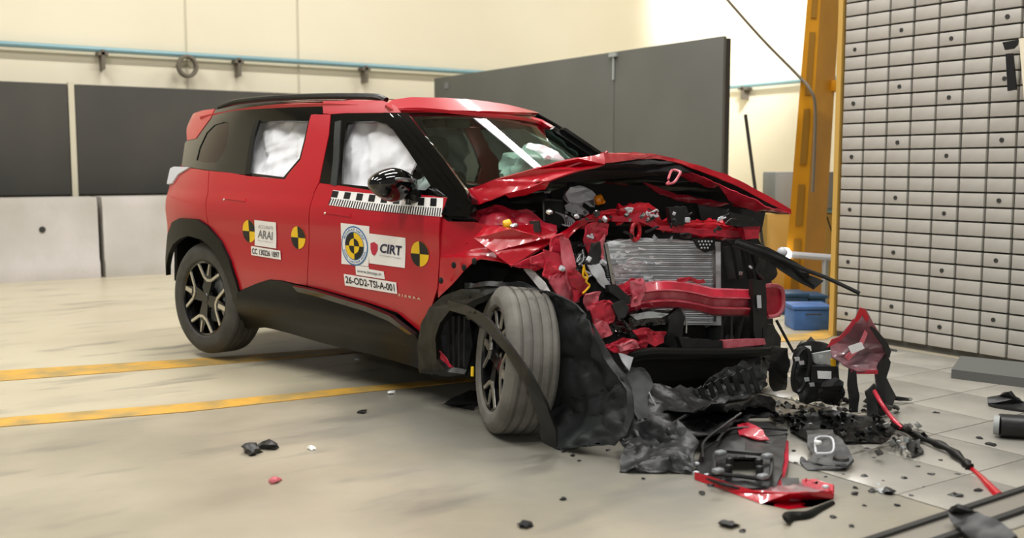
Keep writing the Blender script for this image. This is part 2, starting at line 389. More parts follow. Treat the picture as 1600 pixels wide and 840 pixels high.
for k in range(73):
    a = 2*pi*k/24; pts.append(p+V((sin(a)*.115, -.03*(k/24), cos(a)*.125)))
tube(bm, pts, .024, 6); fin(bm, 'hose_coil', 'bracket', None, origin=p.copy(), label='dark coiled hose hanging from the blue wall pipe', cat='hose')
# black curtain panels on the left, behind the concrete blocks
def upright_panel(name, x0, x1, y, z0, z1, m, label, cat, par=None):
    e = empty(name, ((x0+x1)/2, y, 0), label=label, cat=cat); e0 = e.location
    bm = NB(); box(bm, (x0-e0.x, -.02, z0), (x1-e0.x, .02, z1), bev=.006); fin(bm, 'cloth_panel', m, e)
    bm = NB(); box(bm, (x0-e0.x, .02, z0-.03), (x1-e0.x, .06, z0+.03)); box(bm, (x0-e0.x, .02, z1-.05), (x1-e0.x, .06, z1-.01))
    for q in (x0+.03, x1-.03): box(bm, (q-e0.x-.03, .02, 0), (q-e0.x+.03, .06, z1-.01))
    fin(bm, 'frame', 'bracket', e); return e
YP = 13.15
a = WY(-140, 128, YP).x; b = WY(104, 128, YP).x; c = WY(116, 128, YP).x; d = WY(470, 128, YP).x; ztop = WY(150, 133, YP).z; zbot = .93
upright_panel('black_divider', a, b, YP, zbot, ztop, 'curtain', 'black upright panel at far left behind the concrete blocks', 'panel')
upright_panel('black_divider', c, d, YP, zbot, ztop, 'curtain', 'wide black upright panel right of the pale post behind the car tail', 'panel')
upright_panel('black_divider', d+.08, d+4.2, YP, zbot, ztop-.05, 'curtain', 'black upright panel hidden mostly behind the red car body', 'panel')
bm = NB(); box(bm, (b+.01, YP-.03, 0), (c-.01, YP+.06, ztop+.02)); fin(bm, 'panel_post', 'seam', None, origin=V(((b+c)/2, YP, 0)), label='pale slim post between the two black panels at left', cat='post')
YB = 12.35
zt = WY(80, 309, YB).z
def block(px0, px1, label):
    x0 = WY(px0, 400, YB).x; x1 = WY(px1, 400, YB).x; o = V(((x0+x1)/2, YB+.25, 0)); e = empty('concrete_block', o, label=label, cat='concrete block')
    bm = NB(); L_ = (x1-x0)/2
    prof = [(-.30, 0), (-.30, .16), (-.26, .22), (-.25, .8), (-.22, zt), (.22, zt), (.25, .8), (.26, .22), (.30, .16), (.30, 0)]
    r0 = [bm.verts.new((-L_, p[0], p[1])) for p in prof]; r1 = [bm.verts.new((L_, p[0], p[1])) for p in prof]; n = len(prof)
    for i in range(n): bm.faces.new((r0[i], r0[(i+1) % n], r1[(i+1) % n], r1[i]))
    bm.faces.new(r0[::-1]); bm.faces.new(r1); bmesh.ops.recalc_face_normals(bm, faces=bm.faces[:]); fin(bm, 'body', 'conc', e)
    bm = NB(); lathe(bm, [(0, -.275), (.035, -.272), (.035, -.24)], 12, Matrix.Translation(V((L_*.35, .01, zt*.62)))); fin(bm, 'lifting_hole', 'hole', e)
block(-130, 155, 'pale concrete block at far left below the black panel')
block(163, 420, 'pale concrete block standing behind the red car tail')
block(428, 640, 'pale concrete block hidden behind the middle of the car')
# big free standing black screen behind the bonnet
XS = 7.0
y0 = WX(1133, 100, XS).y; y1 = WX(680, 130, XS).y; z1 = WX(1133, 56, XS).z
e = empty('black_screen', (XS, (y0+y1)/2, 0), label='large matt black screen standing behind the raised bonnet', cat='screen')
ym = WX(962, 90, XS).y; yc = (y0+y1)/2
for a, b in ((y0, ym), (ym, y1)):
    bm = NB(); box(bm, (-.02, a-yc+.004, .15), (.02, b-yc-.004, z1), bev=.006); fin(bm, 'screen_panel', 'screen', e)
bm = NB()
for q in (y0+.03, ym, y1-.03):
    box(bm, (.02, q-yc-.03, 0), (.07, q-yc+.03, z1-.02)); tube(bm, [(.05, q-yc, 1.2), (.28, q-yc, .02)], .02, 6); box(bm, (-.05, q-yc-.03, 0), (.3, q-yc+.03, .04))
bm.free()
for q in (y0+.03, ym, y1-.03):
    bm = NB(); box(bm, (.02, q-yc-.03, 0), (.07, q-yc+.03, z1-.02)); box(bm, (-.05, q-yc-.03, 0), (.3, q-yc+.03, .04)); tube(bm, [(.05, q-yc, 1.2), (.28, q-yc, .02)], .02, 6); fin(bm, 'support_post', 'hole', e)
bm = NB(); p = WX(700, 134, XS); box(bm, (-.028, p.y-yc-.05, p.z-.04), (-.02, p.y-yc+.05, p.z+.04)); fin(bm, 'grey_mark', 'greyink', e)
bm = NB(); p = WX(962, 92, XS); tube(bm, [(-.03, p.y-yc, p.z+.02), (-.03, p.y-yc, p.z-.22)], .014, 6); box(bm, (-.05, p.y-yc-.06, p.z+.02), (-.02, p.y-yc+.06, p.z+.06)); fin(bm, 'hook', 'greyb', e)
# ladder-like grey prop leaning on the screen edge
bm = NB(); A = WX(1134, 232, 7.1); tube(bm, [V((7.25, y0-.03, 1.75)), V((7.4, y0-.25, .01))], .018, 6); fin(bm, 'leaning_rod', 'hole', None, origin=V((7.4, y0-.25, 0)), label='thin dark rod leaning against the right edge of the black screen', cat='rod')

# barrier block with its grid of plates
XB = 6.2; YE = WX(1307, 400, XB).y; TW = .19; TH = .0955
e = empty('crash_barrier', (XB, YE-1.6, 0), label='tall pale barrier wall faced with a grid of steel plates', cat='barrier'); oy = YE-(YE-1.6)
bm = NB(); box(bm, (.025, oy-3.4, 0), (1.5, oy, 3.1)); fin(bm, 'barrier_core', 'joint', e)
bm = NB(); box(bm, (-.02, oy-.005, 0), (.3, oy+.035, 3.1)); fin(bm, 'edge_strip', 'tan', e)
tm = None; rows = 29
for c_ in range(10):
    for r_ in range(rows):
        if tm is None:
            bm = NB(); box(bm, (-.012, -TW/2+.009, -TH/2+.006), (.026, TW/2-.009, TH/2-.006), bev=.003); t = fin(bm, 'tile', 'tile', e); tm = t
        else: t = tm.copy(); COL.objects.link(t); t.parent = e
        t.location = (random.uniform(-.002, .002), oy-.02-TW*(c_+.5), .04+TH*(r_+.5))
# lower plates wider apart outside the frame are left as the core; bolt sockets sit in every second plate
hm = None
for c_ in range(0, 10, 2):
    for r_ in range(1, rows, 4):
        rr = r_+(1 if c_ % 4 else 0)
        if hm is None:
            bm = NB(); lathe(bm, [(0, 0), (.015, 0), (.015, .01)], 12, Matrix.Rotation(rad(-90), 4, 'Z') @ Matrix.Identity(4)); hm = fin(bm, 'bolt_socket', 'hole', e); h = hm
        else: h = hm.copy(); COL.objects.link(h); h.parent = e
        h.location = (-.016, oy-.02-TW*(c_+.5), .04+TH*(rr+.5))
# target board clamped on the barrier
e2 = empty('target_board', WX(1600, 150, XB-.12), label='black and cream target board jutting out high on the barrier', cat='board'); o2 = e2.location
def xw(px, py, x): return WX(px, py, x)-o2
bm = NB(); P = [xw(1592, 60, XB-.12), xw(1660, 52, XB-.12), xw(1660, 165, XB-.12), xw(1600, 156, XB-.12)]; sheet([(1592, 60), (1660, 52), (1660, 165), (1600, 156)], P, .03, 1, 0, bm=bm, face=V((-1, 0, 0))); fin(bm, 'board', 'wallm', e2)
for q in ([(1566, 66), (1590, 62), (1588, 70), (1582, 76), (1570, 78)], [(1571, 84), (1581, 83), (1587, 140), (1574, 142)]):
    bm = NB(); sheet(q, [xw(a, b, XB-.10) for a, b in q], .02, 1, 0, bm=bm, face=V((-1, 0, 0))); fin(bm, 'black_mark', 'ink', e2)
# leaning yellow crane leg
e = empty('crane_leg', UP(1250, 478, 1250, 478), label='leaning yellow steel crane leg with slotted faces left of the barrier', cat='crane leg'); eo = e.location
def col_pt(px, py, dd=0): return UP(px, py, 1250, 478, dd)-eo
bm = NB(); A0 = [col_pt(1222, 478), col_pt(1252, 478), col_pt(1284, 470, .25)]; A1 = [col_pt(1266, -60), col_pt(1286, -60), col_pt(1316, -60, .25)]
back0 = A0[2]+(A0[0]-A0[1]); back1 = A1[2]+(A1[0]-A1[1])
lo = [bm.verts.new(p) for p in (A0+[back0])]; hi = [bm.verts.new(p) for p in (A1+[back1])]
for i in range(4): bm.faces.new((lo[i], lo[(i+1) % 4], hi[(i+1) % 4], hi[i]))
bm.faces.new(lo[::-1]); bm.faces.new(hi); bmesh.ops.recalc_face_normals(bm, faces=bm.faces[:]); fin(bm, 'leg_beam', 'ycol', e)
for t0, t1 in ((.02, .2), (.24, .36), (.42, .58), (.62, .80), (.84, .97)):
    bm = NB(); P = []
    for t, s in ((t0, .35), (t0, .75), (t1, .75), (t1, .35)):
        a = A0[0].lerp(A1[0], t); b = A0[1].lerp(A1[1], t); P.append(a.lerp(b, s)-(vf*.012))
    sheet([(0, 0), (1, 0), (1, -1), (0, -1)], P, .008, 5, 0, bm=bm, face=-vf); fin(bm, 'slot', 'ydk', e)  # slots are darker yellow strips laid on the leg face
bm = NB(); a = A0[2].lerp(A1[2], .64); box(bm, a-V((.06, .06, .05)), a+V((.06, .06, .05)), bev=.01); fin(bm, 'lug', 'ycol', e)
bm = NB(); box(bm, A0[0]-V((.15, .2, .0)), A0[0]+V((.45, .25, .05)), bev=.01); fin(bm, 'foot_plate', 'ycol', e)
# hanging cable
P = [UP(1128, -10, 1250, 478), UP(1190, 60, 1250, 478), UP(1245, 116, 1250, 478), UP(1266, 140, 1250, 478, -.1), UP(1274, 175, 1250, 478, -.1), UP(1270, 300, 1250, 478, -.1)]
bm = NB(); tube(bm, smooth_path(P), .014, 6); fin(bm, 'hanging_cable', 'bracket', None, origin=P[2].copy(), label='grey cable sagging down from upper left onto the yellow crane leg', cat='cable')
# cabinets and boxes between the car and the barrier
def box_thing(name, x0, x1, ytop, ybot, bx, by, dep, parts, label, cat):
    """upright box: image columns x0..x1, stands at depth of floor point (bx,by)"""
    e = empty(name, UP((x0+x1)/2, by, bx, by), HEAD-pi/2, label=label, cat=cat); o = e.location
    a = UP(x0, by, bx, by); b = UP(x1, by, bx, by); h1 = UP(x0, ytop, bx, by).z; h0 = max(UP(x0, ybot, bx, by).z, 0); wd = (b-a).length
    e.location.z = 0
    return e, wd, h0, h1
e, wd, h0, h1 = box_thing('grey_cabinet', 1199, 1300, 268, 330, 1250, 462, .4, 0, 'grey box on top of the tan cabinet behind the yellow crane leg', 'cabinet')
bm = NB(); box(bm, (-wd/2, -.2, h0+.01), (wd/2, .3, h1), bev=.01); fin(bm, 'body', 'greyb', e); bm = NB(); box(bm, (-wd/2+.03, -.215, h0+.04), (wd/2-.03, -.2, h1-.03), bev=.004); fin(bm, 'door', 'greyb', e)
bm = NB(); box(bm, (-wd/2, -.21, h0), (wd/2, .3, h0+.03)); fin(bm, 'blue_trim', 'pipe', e)
e, wd, h0, h1 = box_thing('tan_cabinet', 1188, 1306, 331, 462, 1250, 462, .5, 0, 'tan steel cabinet behind the yellow crane leg and the wreck', 'cabinet')
bm = NB(); box(bm, (-wd/2, -.2, .03), (wd/2, .4, h1-.01), bev=.01); fin(bm, 'body', 'tan', e)
for s in (-1, 1):
    bm = NB(); box(bm, (min(s*.01, s*(wd/2-.02)), -.215, .08), (max(s*.01, s*(wd/2-.02)), -.2, h1-.05), bev=.004); fin(bm, 'door', 'tan', e)
for (x0, x1, yt, yb, by, m, lb) in ((1218, 1262, 458, 490, 492, 'bluedk', 'dark blue box left of the bright blue box beside the crane foot'), (1262, 1290, 461, 490, 490, 'bluedk', 'small dark blue box behind the bright blue box'), (1240, 1299, 478, 514, 516, 'bluebox', 'bright blue box on the floor in front of the crane foot')):
    e, wd, h0, h1 = box_thing('blue_box', x0, x1, yt, yb, (x0+x1)/2, by, .3, 0, lb, 'box')
    bm = NB(); box(bm, (-wd/2, 0, 0), (wd/2, .28, h1-.03), bev=.012); fin(bm, 'body', m, e)
    bm = NB(); box(bm, (-wd/2-.01, -.01, h1-.03), (wd/2+.01, .29, h1), bev=.008); fin(bm, 'lid', m, e)
    bm = NB(); tube(bm, [(-wd*.18, -.005, h1-.06), (-wd*.18, -.03, h1-.06), (wd*.18, -.03, h1-.06), (wd*.18, -.005, h1-.06)], .006, 6); fin(bm, 'handle', 'hole', e)
A = UP(1226, 397, 1250, 480); B = UP(1306, 403, 1250, 480); e = empty('tube_lamp', A, label='glowing white tube lamp lying level behind the torn black strut', cat='lamp')
bm = NB(); tube(bm, [V((0, 0, 0)), B-A], .03, 8); fin(bm, 'tube', 'greyp', e)
bm = NB(); bmesh.ops.create_uvsphere(bm, u_segments=12, v_segments=8, radius=.06); fin(bm, 'bulb', 'lamp', e)
bm = NB(); q0 = A+(B-A)*.8; box(bm, V((-.02, -.02, -q0.z))+(B-A)*.8, V((.02, .02, 0))+(B-A)*.8); fin(bm, 'stand', 'greyb', e)
for i, (a, b) in enumerate((((1290, 345), (1262, 398)), ((1292, 338), (1303, 372)))):
    pa = UP(*a, 1250, 470); pb = UP(*b, 1250, 470); bm = NB(); tube(bm, [V((0, 0, 0)), pb-pa], .008, 6)
    fin(bm, 'thin_rod', 'hole', None, label=('dark thin rod leaning across the tan cabinet door', 'short dark rod beside the barrier edge and tan cabinet')[i], cat='rod').location = pa
strip('yellow_floor_band', [(1210, 524), (1262, 521), (1320, 506), (1330, 512), (1290, 530), (1215, 534)], 'yline', 'yellow band painted on the floor behind the blue box and debris', 'floor line')
# steel floor plates at the right of the wreck
e = empty('floor_plates', (4.6, 3.4, 0), label='polished floor plates laid edge to edge before the barrier', cat='floor plates')
gx = 0
for i in range(6):
    for j in range(6):
        x0 = 3.35+i*.46; y0_ = 1.9+j*.46
        if x0+.2 > XB-.1: continue
        if x0 < 4.0 and y0_ > 3.2: continue
        bm = NB(); box(bm, (x0-4.6+.003, y0_-3.4+.003, 0), (x0-4.6+.457, y0_-3.4+.457, .004+random.uniform(0, .0015)), bev=.0015); fin(bm, 'plate', 'plate', e)
# rail set in the floor, bottom right
A, B, C_, D_ = FL(1380, 838), FL(1640, 752), FL(1640, 772), FL(1470, 838)
e = empty('floor_rail', (A+B)/2, label='dark steel floor rail crossing the bottom right corner', cat='rail'); o = e.location.copy(); dr = (B-A).normalized(); A2 = A-dr*1.2; B2 = B+dr*.8; nn = V((dr.y, -dr.x, 0))
for nm, a0, a1, h, m in (('rail_edge', 0, .025, .02, 'hole'), ('rail_web', .025, .13, .008, 'rail'), ('rail_edge', .13, .155, .02, 'hole')):
    bm = NB(); P = [A2+nn*a0, B2+nn*a0, B2+nn*a1, A2+nn*a1]; lo = [bm.verts.new(q-o) for q in P]; hi = [bm.verts.new(q-o+V((0, 0, h))) for q in P]
    for i in range(4): bm.faces.new((lo[i], lo[(i+1) % 4], hi[(i+1) % 4], hi[i]))
    bm.faces.new(lo[::-1]); bm.faces.new(hi); bmesh.ops.recalc_face_normals(bm, faces=bm.faces[:]); fin(bm, nm, m, e)

# ------------------------------------------------------------------ the car
car = empty('crashed_car', label='red sport utility car with crushed torn open front end', cat='car'); car.matrix_world = CM
# dark inner shell so that gaps and arches read as hollow bodywork
arch_in = [(263, 440), (263, 416), (267, 396), (274, 381), (284, 373), (297, 368), (318, 374), (333, 386), (347, 409), (358, 434), (367, 463), (372, 491)]
def car_part(name, bm, m, parent=None, **k): return fin(bm, name, m, parent or car, **k)
bm = NB()
box(bm, (-.62, -.70, .32), (2.5, .70, .42), bev=.01)
box(bm, (.42, -.80, .22), (2.15, .80, .36), bev=.01); car_part('floor_pan', bm, 'dark')
for s in (-1, 1):
    bm = NB(); box(bm, (-.62, s*.52-.02, .36), (.42, s*.52+.02, 1.0)); car_part('inner_wheel_house', bm, 'dark'); bm = NB(); box(bm, (.42, min(s*.52, s*.8), .3), (.46, max(s*.52, s*.8), 1.0)); car_part('inner_wheel_house', bm, 'dark'); bm = NB(); box(bm, (2.12, min(s*.5, s*.82), .3), (2.16, max(s*.5, s*.82), 1.05)); car_part('inner_wheel_house', bm, 'dark')
bm = NB()
box(bm, (2.16, -.80, .4), (2.2, .80, 1.12)); car_part('firewall', bm, 'dark')
# lower body panels
belt_q = [(262, 300), (266, 285), (272, 264), (284, 260), (327, 265)]
quarter = [(262, 300), (266, 284), (275, 262), (300, 262), (327, 266), (325, 300), (326, 353), (311, 343), (283, 341), (272, 347), (265, 366), (262, 400), (261, 350)]
side_panel('rear_quarter_panel', quarter, 'red', car, cell=.04)
rdoor = [(327, 266), (360, 269), (388, 274), (445, 279), (451, 270), (469, 249), (477, 217), (483, 187), (486, 178), (517, 178), (514, 210), (506, 248), (499, 284), (491, 300), (485, 320), (483, 350), (482, 400), (480, 447), (460, 443), (440, 438.5), (422, 437), (402, 443), (374, 455), (372, 441), (361, 406), (347, 377), (329, 356), (326, 353), (325, 300)]
side_panel('rear_door', rdoor, 'red', car, cell=.05)
fdoor = [(499, 285), (540, 290), (583, 297), (640, 301), (701, 308), (694, 325), (688, 345), (687, 400), (684, 450), (672, 490), (658, 520), (640, 505), (621, 489), (580, 475), (543, 464), (500, 452), (480, 447), (482, 400), (483, 350), (485, 320), (491, 300)]
side_panel('front_door', fdoor, 'red', car, cell=.05)
# wheel arch trim, rear
archo = [(262, 405), (265, 366), (272, 347), (283, 341), (311, 343), (329, 356), (347, 377), (361, 406), (372, 441), (376, 456), (383, 514), (374, 505)]
side_panel('wheel_arch_trim', archo[:10]+[(380, 500)]+arch_in[::-1][:-1]+[(263, 430)], 'clad', car, off=.018, th=.035, gap=0, cell=.04)
# sill
sill = [(376, 456), (402, 443), (422, 437), (440, 438.5), (468, 446), (500, 452), (543, 465), (580, 476), (618, 491), (656, 522), (670, 545), (679, 588), (650, 573), (597, 557), (508, 536), (454, 520), (419, 511), (383, 514), (378, 490)]
def sill_disp(x, z): return .03*math.exp(-((z-.36)/.10)**2)
side_panel('sill_cladding', sill, 'clad', car, off=.008, th=.02, gap=0, cell=.03, disp=sill_disp)
side_panel('sill_gloss_strip', [(466, 446), (500, 453), (543, 466), (580, 477), (618, 492), (654, 521), (648, 521), (616, 500), (580, 485), (543, 474), (500, 461), (474, 455)], 'gblack', car, off=.045, th=.03, gap=0, cell=.04)
# rear bumper and tailgate
bm = NB()
def back_x(y, z): return -.74+.16*(abs(y)/.8)**4+.05*max(0, (z-1.0))*1.6
surf_panel(bm, [(-.74, .98), (-.74, .42), (-.6, .34), (.6, .34), (.74, .42), (.74, .98)], lambda y, z: (back_x(y, z), y, z), (), .06, .02, V((-1, 0, 0))); car_part('rear_bumper', bm, 'clad')
bm = NB(); surf_panel(bm, [(-.70, .62), (.70, .62), (.74, 1.1), (.60, 1.55), (-.60, 1.55), (-.74, 1.1)], lambda y, z: (back_x(y, z)-.012+max(0, z-1.08)*.30, y, z), (), .06, .02, V((-1, 0, 0))); car_part('tailgate', bm, 'red')
bm = NB(); surf_panel(bm, [(-.60, 1.13), (.60, 1.13), (.52, 1.48), (-.52, 1.48)], lambda y, z: (back_x(y, z)-.03+max(0, z-1.08)*.30, y, z), (), .06, .01, V((-1, 0, 0))); car_part('rear_window', bm, 'dglass')
# pale strip stands in for the white highlight on the tail shoulder
side_panel('tail_highlight', [(263, 287), (268, 263), (274, 260), (298, 261), (280, 272), (271, 286)], 'greyp', car, off=.012, th=.03, gap=0, cell=.04)
# greenhouse, near and far
side_panel('rear_pillar', [(292, 219), (294, 187), (300, 178), (318, 172), (335, 170), (329, 184), (306, 216)], 'red', car, th=.03, gap=0, cell=.04)
blk = [(283, 259), (288, 223), (292, 219), (306, 216), (329, 184), (335, 172), (360, 166), (420, 161), (505, 158), (505, 177), (486, 178), (483, 187), (477, 217), (469, 249), (451, 270), (445, 279), (388, 273.5), (327, 266)]
winr = [(404, 190), (440, 188.5), (481, 189), (475, 216), (467, 247), (449, 268), (442, 276.5), (391, 270), (393, 240), (397, 215)]
winq = [(306, 250), (311, 230), (322, 207), (334, 195), (350, 190), (357, 192), (357, 205), (352, 232), (343, 248), (335, 254), (318, 254)]
side_panel('window_surround', blk, 'gblack', car, off=-.004, holes=[winr, winq], gap=0, cell=.05, th=.012)
side_panel('rear_door_glass', winr, 'cglass', car, off=-.012, th=.004, gap=-.006)
side_panel('rear_quarter_glass', winq, 'glass', car, off=-.010, th=.004, gap=-.006)
side_panel('door_frame_strip', [(400, 187), (406, 187), (398, 215), (394, 240), (391, 272), (384, 272), (388, 240), (392, 214)], 'clad', car, off=.006, th=.012, gap=0)
side_panel('roof_side', [(505, 158), (560, 156.5), (598, 157), (618, 165), (626, 176), (600, 176), (540, 176.5), (517, 178), (505, 177)], 'red', car, th=.02, gap=0, cell=.04)
ff = [(517, 178), (540, 176.5), (600, 176), (612, 184), (640, 222), (668, 262), (701, 307), (640, 301), (583, 297), (499, 285), (506, 248), (514, 210)]
winf = [(541, 192), (556, 189.5), (585, 189), (603, 194), (613, 202), (636, 234), (652, 258), (672, 290), (664, 297), (640, 296), (581, 292), (533, 287), (535, 250), (538, 210)]
side_panel('front_door_frame', ff, 'gblack', car, off=-.003, holes=[winf], gap=0, th=.015)
side_panel('front_door_glass', winf, 'cglass', car, off=-.014, th=.004, gap=-.006)
side_panel('window_seal', [(524, 190), (533, 188), (530, 250), (526, 290), (517, 288), (521, 250)], 'liner', car, off=.004, th=.01, gap=0)
side_panel('a_pillar', [(600, 176), (630, 176), (652, 205), (680, 240), (712, 278), (738, 308), (735, 338), (700, 336), (690, 335), (700, 308), (668, 262), (640, 222), (612, 184)], 'gblack', car, off=.004, th=.05, gap=0, cell=.05)
side_panel('highlight_ridge', [(606, 177), (612, 177), (640, 214), (672, 256), (705, 298), (722, 322), (714, 322), (668, 263), (634, 217)], 'gblack', car, off=.016, th=.02, gap=0, cell=.05)  # ridges added so the gloss pillar catches bright streaks
side_panel('highlight_ridge', [(636, 178), (642, 178), (668, 212), (700, 252), (732, 296), (738, 312), (730, 308), (694, 256), (662, 216)], 'gblack', car, off=.022, th=.03, gap=0, cell=.05)
side_panel('highlight_ridge', [(620, 178), (625, 178), (655, 218), (690, 262), (716, 298), (712, 298), (684, 264), (650, 221)], 'gblack', car, off=.020, th=.03, gap=0, cell=.05)
# curtain airbags inside the windows
def bag(name, pix, off, seed, far=True):
    poly = side_poly(pix); bm = NB()
    def dd(x, z): return .05*noise.noise(V((x*4, z*4, seed)))+.03*noise.noise(V((x*13, z*9, seed+4)))-.06*abs(noise.noise(V((x*6+z*5, z*3, seed+9))))-.03*abs(noise.noise(V((x*5-z*14, z*5, seed+2))))
    surf_panel(bm, poly, side_map(off, -1, dd), (), .022, .012, V((0, -1, 0))); o = car_part(name, bm, 'bag', sharp=60)
    if far:
        bm = NB(); surf_panel(bm, poly, side_map(off, 1, dd), (), .03, .012, V((0, 1, 0))); car_part(name, bm, 'bag', sharp=60)
bag('curtain_airbag', [(384, 182), (478, 182), (486, 200), (474, 225), (456, 250), (438, 280), (410, 286), (376, 278), (374, 240)], -.065, 3)
bag('curtain_airbag', [(520, 184), (592, 182), (616, 203), (634, 232), (626, 262), (615, 274), (594, 300), (550, 302), (512, 292), (514, 240)], -.075, 8)
# roof
def Rz(x, y):
    g = 1-((x-.6)/1.0)**2; yy = abs(y)/.66; return 1.585+(.055+.05*(1-yy**2.2))*g-(.02*yy**6)
def xfr(y): return 1.53+.06*(1-(y/.65)**2)
bm = NB(); nx, ny = 30, 20; G = []
for i in range(nx+1):
    row = []
    for j in range(ny+1):
        y = -.655+1.31*j/ny; x0 = -.50+.06*(abs(y)/.65)**2; x = x0+(xfr(y)-x0)*i/nx; row.append(bm.verts.new((x, y, Rz(x, y))))
    G.append(row)
for i in range(nx):
    for j in range(ny): bm.faces.new((G[i][j], G[i+1][j], G[i+1][j+1], G[i][j+1]))
bm.normal_update(); solid(bm, .02); car_part('roof', bm, 'red')
for s in (-1, 1):
    if s < 0: pts = [cY(343, 168, -.60), cY(365, 160, -.60), cY(400, 155.5, -.60), (cY(440, 152.5, -.60)), cY(500, 150.5, -.60), cY(560, 150.5, -.60), cY(590, 152, -.60), cY(603, 157, -.60)]
    pp = [V((p.x, s*.60, p.z)) for p in pts]; bm = NB(); tube(bm, smooth_path(pp), .022, 8, flat=.8); rr = car_part('roof_rail', bm, 'clad')
bm = NB(); tube(bm, [cY(640, 155, -.1), cY(655, 150.5, -.1)], .006, 6)
bm2 = NB(); surf_panel(bm2, [(-.5, -.56), (.95, -.56), (.95, .56), (-.5, .56)], lambda x, y: (x, y, Rz(x, y)+.004), (), .08, .004, V((0, 0, 1))); bm.free(); car_part('black_roof_section', bm2, 'gblack')
# spoiler
bm = NB(); surf_panel(bm, [(-.66, -.56), (-.40, -.60), (-.40, .60), (-.66, .56)], lambda x, y: (x, y, 1.585+.12*(x+.4)), (), .06, .03, V((0, 0, 1))); car_part('spoiler', bm, 'red')
# header over windscreen
def wind_poly(pix): return [(p.y, p.z) for p in (on_wind(*q) for q in pix)]
def wind_panel(name, pix, m, off=0, th=.006, holes=(), **k):
    bm = NB(); surf_panel(bm, wind_poly(pix), lambda y, z: (Wx(y, z)+off*.6, y, z+off*.8), [wind_poly(h) for h in holes], .06, th, V((1, 0, 1))); return car_part(name, bm, m, **k)
wind_panel('windscreen_header', [(600, 168), (612, 160), (640, 156), (690, 157), (740, 160), (790, 167), (842, 180), (800, 179), (740, 177), (680, 176), (612, 176)], 'red', .02, .02)
wgl = [(655, 182), (690, 179), (745, 179), (835, 183), (880, 205), (925, 236), (935, 246), (905, 262), (770, 300), (739, 300), (712, 270), (678, 230), (660, 200)]
wind_panel('windscreen', wgl, 'glass', 0, .004)
wind_panel('windscreen_border', [(620, 176), (680, 176), (745, 176), (842, 179), (890, 205), (945, 245), (900, 270), (765, 318), (738, 310), (705, 275), (665, 228), (640, 200)], 'gblack', -.004, .004, holes=[[(658, 183), (690, 180), (745, 180), (833, 184), (878, 206), (922, 236), (930, 246), (900, 260), (770, 297), (741, 297), (714, 269), (681, 230), (663, 200)]])
bm = NB(); tube(bm, smooth_path([on_wind(838, 179), on_wind(880, 203), on_wind(936, 242)]), .014, 6); car_part('far_pillar', bm, 'gblack')
# cabin
bm = NB(); box(bm, (1.75, -.70, .8), (2.15, .70, 1.06), bev=.06); box(bm, (.9, -.12, .5), (1.9, .12, .82), bev=.03); car_part('dashboard', bm, 'cabin')
for s in (-1, 1):
    for x in (1.05, .15):
        bm = NB(); mt = Matrix.Translation(V((x, s*.36, .62))); box(bm, (-.05, -.24, -.12), (.45, .24, .08), mt, .06)
        mt2 = Matrix.Translation(V((x-.03, s*.36, .68))) @ Matrix.Rotation(rad(-16), 4, 'Y'); box(bm, (-.07, -.23, 0), (.07, .23, .58), mt2, .06); st = car_part('seat', bm, 'seat')
        bm = NB(); mt2 = Matrix.Translation(V((x-.22, s*.36, 1.30))) @ Matrix.Rotation(rad(-10), 4, 'Y'); box(bm, (-.05, -.12, 0), (.05, .12, .17), mt2, .04); fin(bm, 'head_rest', 'seat', st)
bm = NB(); mt = Matrix.Translation(V((1.66, -.36, .98))) @ Matrix.Rotation(rad(-62), 4, 'Y'); pts = [mt @ V((cos(2*pi*k/24)*.18, sin(2*pi*k/24)*.18, 0)) for k in range(25)]; tube(bm, pts, .015, 8, cap=False); tube(bm, [mt @ V((-.17, 0, 0)), mt @ V((.17, 0, 0))], .014, 6); sw = car_part('steering_wheel', bm, 'cabin')
def blob(name, c, r, m, seed, amp=.04, parent=None):
    bm = NB(); bmesh.ops.create_icosphere(bm, subdivisions=4, radius=1)
    for v_ in bm.verts:
        d = v_.co.copy(); k = 1+amp/min(r)*noise.noise(d*2.2+V((seed, 0, 0)))+.4*amp/min(r)*noise.noise(d*6+V((seed, 3, 0))); v_.co = V((c[0]+d.x*r[0]*k, c[1]+d.y*r[1]*k, c[2]+d.z*r[2]*k))
    return car_part(name, bm, m, parent, sharp=60)
blob('steering_airbag', (1.58, -.34, 1.06), (.10, .2, .17), 'bag', 1, .03)
pb = cY(838, 262, .28); blob('passenger_airbag', (pb.x-.02, pb.y, pb.z-.02), (.15, .27, .15), 'bag', 5, .05)
bm = NB(); surf_panel(bm, [(-.4, -.58), (1.42, -.56), (1.42, .56), (-.4, .58)], lambda x, y: (x, y, Rz(x, y)-.04), (), .1, .01, V((0, 0, -1))); car_part('headliner', bm, 'beige')
bm = NB(); p = on_wind(735, 186); box(bm, (p.x-.12, p.y-.1, p.z-.05), (p.x-.09, p.y+.1, p.z+.0), bev=.01); car_part('inner_mirror', bm, 'cabin')
